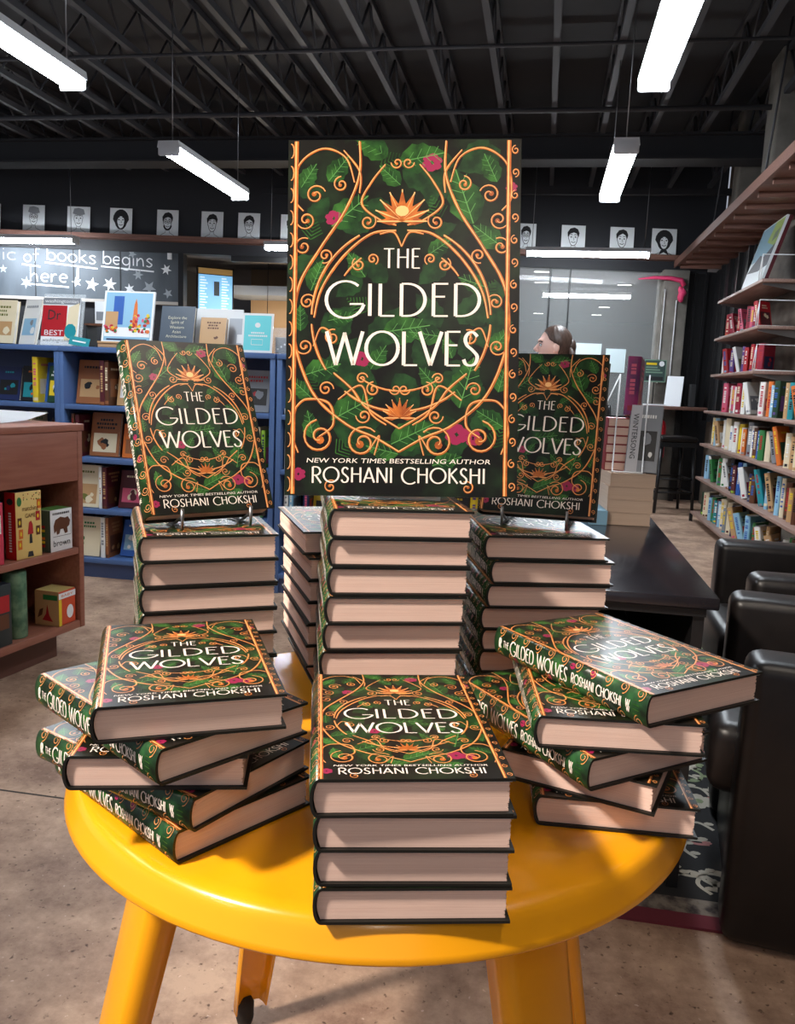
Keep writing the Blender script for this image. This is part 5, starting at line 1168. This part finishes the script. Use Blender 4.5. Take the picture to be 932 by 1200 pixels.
# ------------------------------------------------------------------ the woman behind the standing book
M_SKIN = mat('skin', (.80, .49, .40), .5); M_HAIR = mat('brown_hair', (.045, .024, .017), .45, noise=((.10, .055, .038), 30, (6, 6, 1), .35, .7)); M_TOP = mat('dark_green_top', (.012, .022, .014), .8); M_TRO = mat('dark_trousers', (.012, .013, .018), .8)
pn = thing('person', 'woman in dark clothes with brown tied hair, seen in profile facing left', 'person', (.035, 5.35, 0), R(8))
def skin(name, verts, edges, radii, mt, parent, sub=2):
    me = bpy.data.meshes.new(name); me.from_pydata(verts, edges, []); o = bpy.data.objects.new(name, me); COL.objects.link(o)
    md = o.modifiers.new('s', 'SKIN'); md.use_smooth_shade = True
    for i, r in enumerate(radii): me.skin_vertices[0].data[i].radius = (r, r) if not isinstance(r, tuple) else r
    me.skin_vertices[0].data[0].use_root = True
    sb = o.modifiers.new('d', 'SUBSURF'); sb.levels = sub; sb.render_levels = sub
    dg = bpy.context.evaluated_depsgraph_get(); m2 = bpy.data.meshes.new_from_object(o.evaluated_get(dg)); bpy.data.objects.remove(o); bpy.data.meshes.remove(me)
    q = bmesh.new(); q.from_mesh(m2); bmesh.ops.holes_fill(q, edges=[e for e in q.edges if e.is_boundary], sides=0); bmesh.ops.recalc_face_normals(q, faces=q.faces[:]); q.to_mesh(m2); q.free()
    return m2
# person faces -x; y is her left/right
V = [(0, 0, .93), (0, 0, 1.10), (.005, 0, 1.28), (.01, 0, 1.365), (.005, 0, 1.43), (0, .10, .90), (0, .10, .50), (.01, .10, .09), (-.12, .10, .03), (0, -.10, .90), (0, -.10, .50), (.01, -.10, .09), (-.12, -.10, .03),
     (.01, .15, 1.345), (.02, .20, 1.07), (-.10, .17, .88), (-.15, .15, .82), (.01, -.15, 1.345), (.02, -.20, 1.07), (-.10, -.17, .88), (-.15, -.15, .82)]
Ed = [(0, 1), (1, 2), (2, 3), (3, 4), (0, 5), (5, 6), (6, 7), (7, 8), (0, 9), (9, 10), (10, 11), (11, 12), (3, 13), (13, 14), (14, 15), (15, 16), (3, 17), (17, 18), (18, 19), (19, 20)]
RA = [(.11, .14), (.10, .12), (.11, .14), (.08, .10), .05, .085, .055, .038, .03, .085, .055, .038, .03, .05, .038, .026, .024, .05, .038, .026, .024]
bb = bmesh.new(); bb.from_mesh(skin('b', V, Ed, RA, None, None))
mbk = MB(M_SKIN); mbk.bm.free(); mbk.bm = bb
def headfn(q):
    # longer skull to the back (+x), narrower jaw
    k = 1 if q.z > 0 else 1-.28*(-q.z/.115)**1.5
    return Vector((q.x*(k if q.x > 0 else (.96)), q.y*k, q.z))
mbk.ell((0, 0, 1.485), (.095, .074, .115), n=24, m=18, fn=headfn)
mbk.ell((-.035, 0, 1.415), (.055, .05, .045), n=14, m=10)
mbk.tube([(-.086, 0, 1.500), (-.096, 0, 1.487), (-.112, 0, 1.462), (-.098, 0, 1.452), (-.085, 0, 1.455)], [.008, .010, .013, .010, .006], n=8)
mbk.ell((-.088, 0, 1.428), (.012, .024, .007), n=10, m=6); mbk.ell((-.085, 0, 1.418), (.012, .020, .007), n=10, m=6); mbk.ell((-.078, 0, 1.392), (.018, .02, .015), n=10, m=6)
mbk.ell((-.078, 0, 1.518), (.02, .05, .012), n=12, m=6)
for e in (-1, 1):
    mbk.ell((.012, e*.077, 1.472), (.019, .012, .032), n=12, m=8); 
    hx, hy, hz = -.16, e*.15, .80
    mbk.ell((hx, hy, hz), (.018, .036, .045), n=10, m=8)
    for fi, (dx, l) in enumerate(((-.026, .052), (-.009, .062), (.009, .058), (.025, .046))):
        mbk.tube([(hx, hy+dx, hz-.03), (hx-.006, hy+dx*1.1, hz-.03-l*.5), (hx-.001, hy+dx*1.1, hz-.03-l)], [.0095, .009, .008], n=8)
    mbk.tube([(hx-.005, hy-e*.03, hz+.01), (hx-.025, hy-e*.045, hz-.02), (hx-.03, hy-e*.04, hz-.05)], [.011, .010, .009], n=8)
bmesh.ops.recalc_face_normals(mbk.bm, faces=mbk.bm.faces[:]); body = mbk.build('body_shape'); bpy.context.view_layer.update()
rm = body.modifiers.new('r', 'REMESH'); rm.mode = 'VOXEL'; rm.voxel_size = .0045; rm.use_smooth_shade = True
sm_ = body.modifiers.new('s', 'SMOOTH'); sm_.iterations = 3; sm_.factor = .5
body.update_tag(); bpy.context.view_layer.update()
mb_ = bpy.data.meshes.new_from_object(body.evaluated_get(bpy.context.evaluated_depsgraph_get())); bpy.data.objects.remove(body)
q = bmesh.new(); q.from_mesh(mb_); left = set(q.verts); big = []
while left:
    st = [left.pop()]; isl = []
    while st:
        v = st.pop(); isl.append(v)
        for e in v.link_edges:
            o_ = e.other_vert(v)
            if o_ in left: left.discard(o_); st.append(o_)
    big = max(big, isl, key=len) if big else isl
keep = set(big); bmesh.ops.delete(q, geom=[v for v in q.verts if v not in keep], context='VERTS'); q.to_mesh(mb_); q.free()
mb_.materials.clear(); mb_.materials.append(M_SKIN); body = bpy.data.objects.new('body', mb_); COL.objects.link(body); body.parent = pn
b = MB([M_WHITE, M_INK])
for e in (-1, 1):
    b.ell((-.080, e*.030, 1.488), (.009, .012, .009), 0, n=10, m=8); b.ell((-.0875, e*.031, 1.488), (.003, .005, .005), 1, n=8, m=6)
    b.tube([(-.092, e*.014, 1.508), (-.089, e*.034, 1.512), (-.074, e*.052, 1.506)], .003, 1, n=5); b.tube([(-.0895, e*.020, 1.4955), (-.0885, e*.034, 1.497), (-.076, e*.044, 1.492)], .002, 1, n=5)
b.build('eyes', pn)
b = MB(M_HAIR)
def hairfn(q):
    f = math.atan2(q.y, q.x); s_ = 1+.02*math.sin(14*f+q.z*60)
    za = q.z+1.505
    thr = -.3 if za > 1.592 else (-.072+(1.592-za)*.55 if za > 1.52 else (-.032+(1.52-za)*1.6 if za > 1.48 else .032))
    fr_k = max(0, min(1, (thr-.018-q.x)/.012))
    s_ *= 1-.30*fr_k
    return Vector((q.x*s_, q.y*s_, q.z))
b.ell((.018, 0, 1.505), (.103, .085, .112), n=72, m=44, fn=hairfn)
b.ell((.112, 0, 1.485), (.035, .045, .05), n=20, m=12)
for k in range(9):
    y = -.05+.0125*k; b.tube([(.10, y*.7, 1.47), (.125, y, 1.42), (.115, y*1.3, 1.36), (.10, y*1.4, 1.30+.01*(k % 3))], [.02, .022, .018, .008], n=7)
# keep the face clear: trim hair in front of the hairline
b.build('hair', pn)
V2 = [(0, 0, .93), (0, 0, 1.10), (.005, 0, 1.28), (.01, 0, 1.368), (.01, .15, 1.345), (.02, .20, 1.07), (-.09, .172, .895), (.01, -.15, 1.345), (.02, -.20, 1.07), (-.09, -.172, .895), (0, 0, .84)]
E2 = [(0, 1), (1, 2), (2, 3), (3, 4), (4, 5), (5, 6), (3, 7), (7, 8), (8, 9), (0, 10)]
m2 = skin('top', V2, E2, [(.125, .155), (.115, .135), (.125, .155), (.095, .115), .062, .05, .036, .062, .05, .036, (.12, .155)], None, None); m2.materials.append(M_TOP); o = bpy.data.objects.new('dark_top', m2); COL.objects.link(o); o.parent = pn
V3 = [(0, 0, .93), (0, .10, .88), (0, .10, .50), (.01, .10, .10), (0, -.10, .88), (0, -.10, .50), (.01, -.10, .10)]
m3 = skin('tro', V3, [(0, 1), (1, 2), (2, 3), (0, 4), (4, 5), (5, 6)], [(.115, .14), .098, .068, .055, .098, .068, .055], None, None); m3.materials.append(M_TRO); o = bpy.data.objects.new('trousers', m3); COL.objects.link(o); o.parent = pn
for e in (-1, 1):
    b = MB(M_BLKM); b.box((-.15, e*.10-.045, 0), (.055, e*.10+.045, .075), bev=.02, seg=3); b.build('shoe', pn)
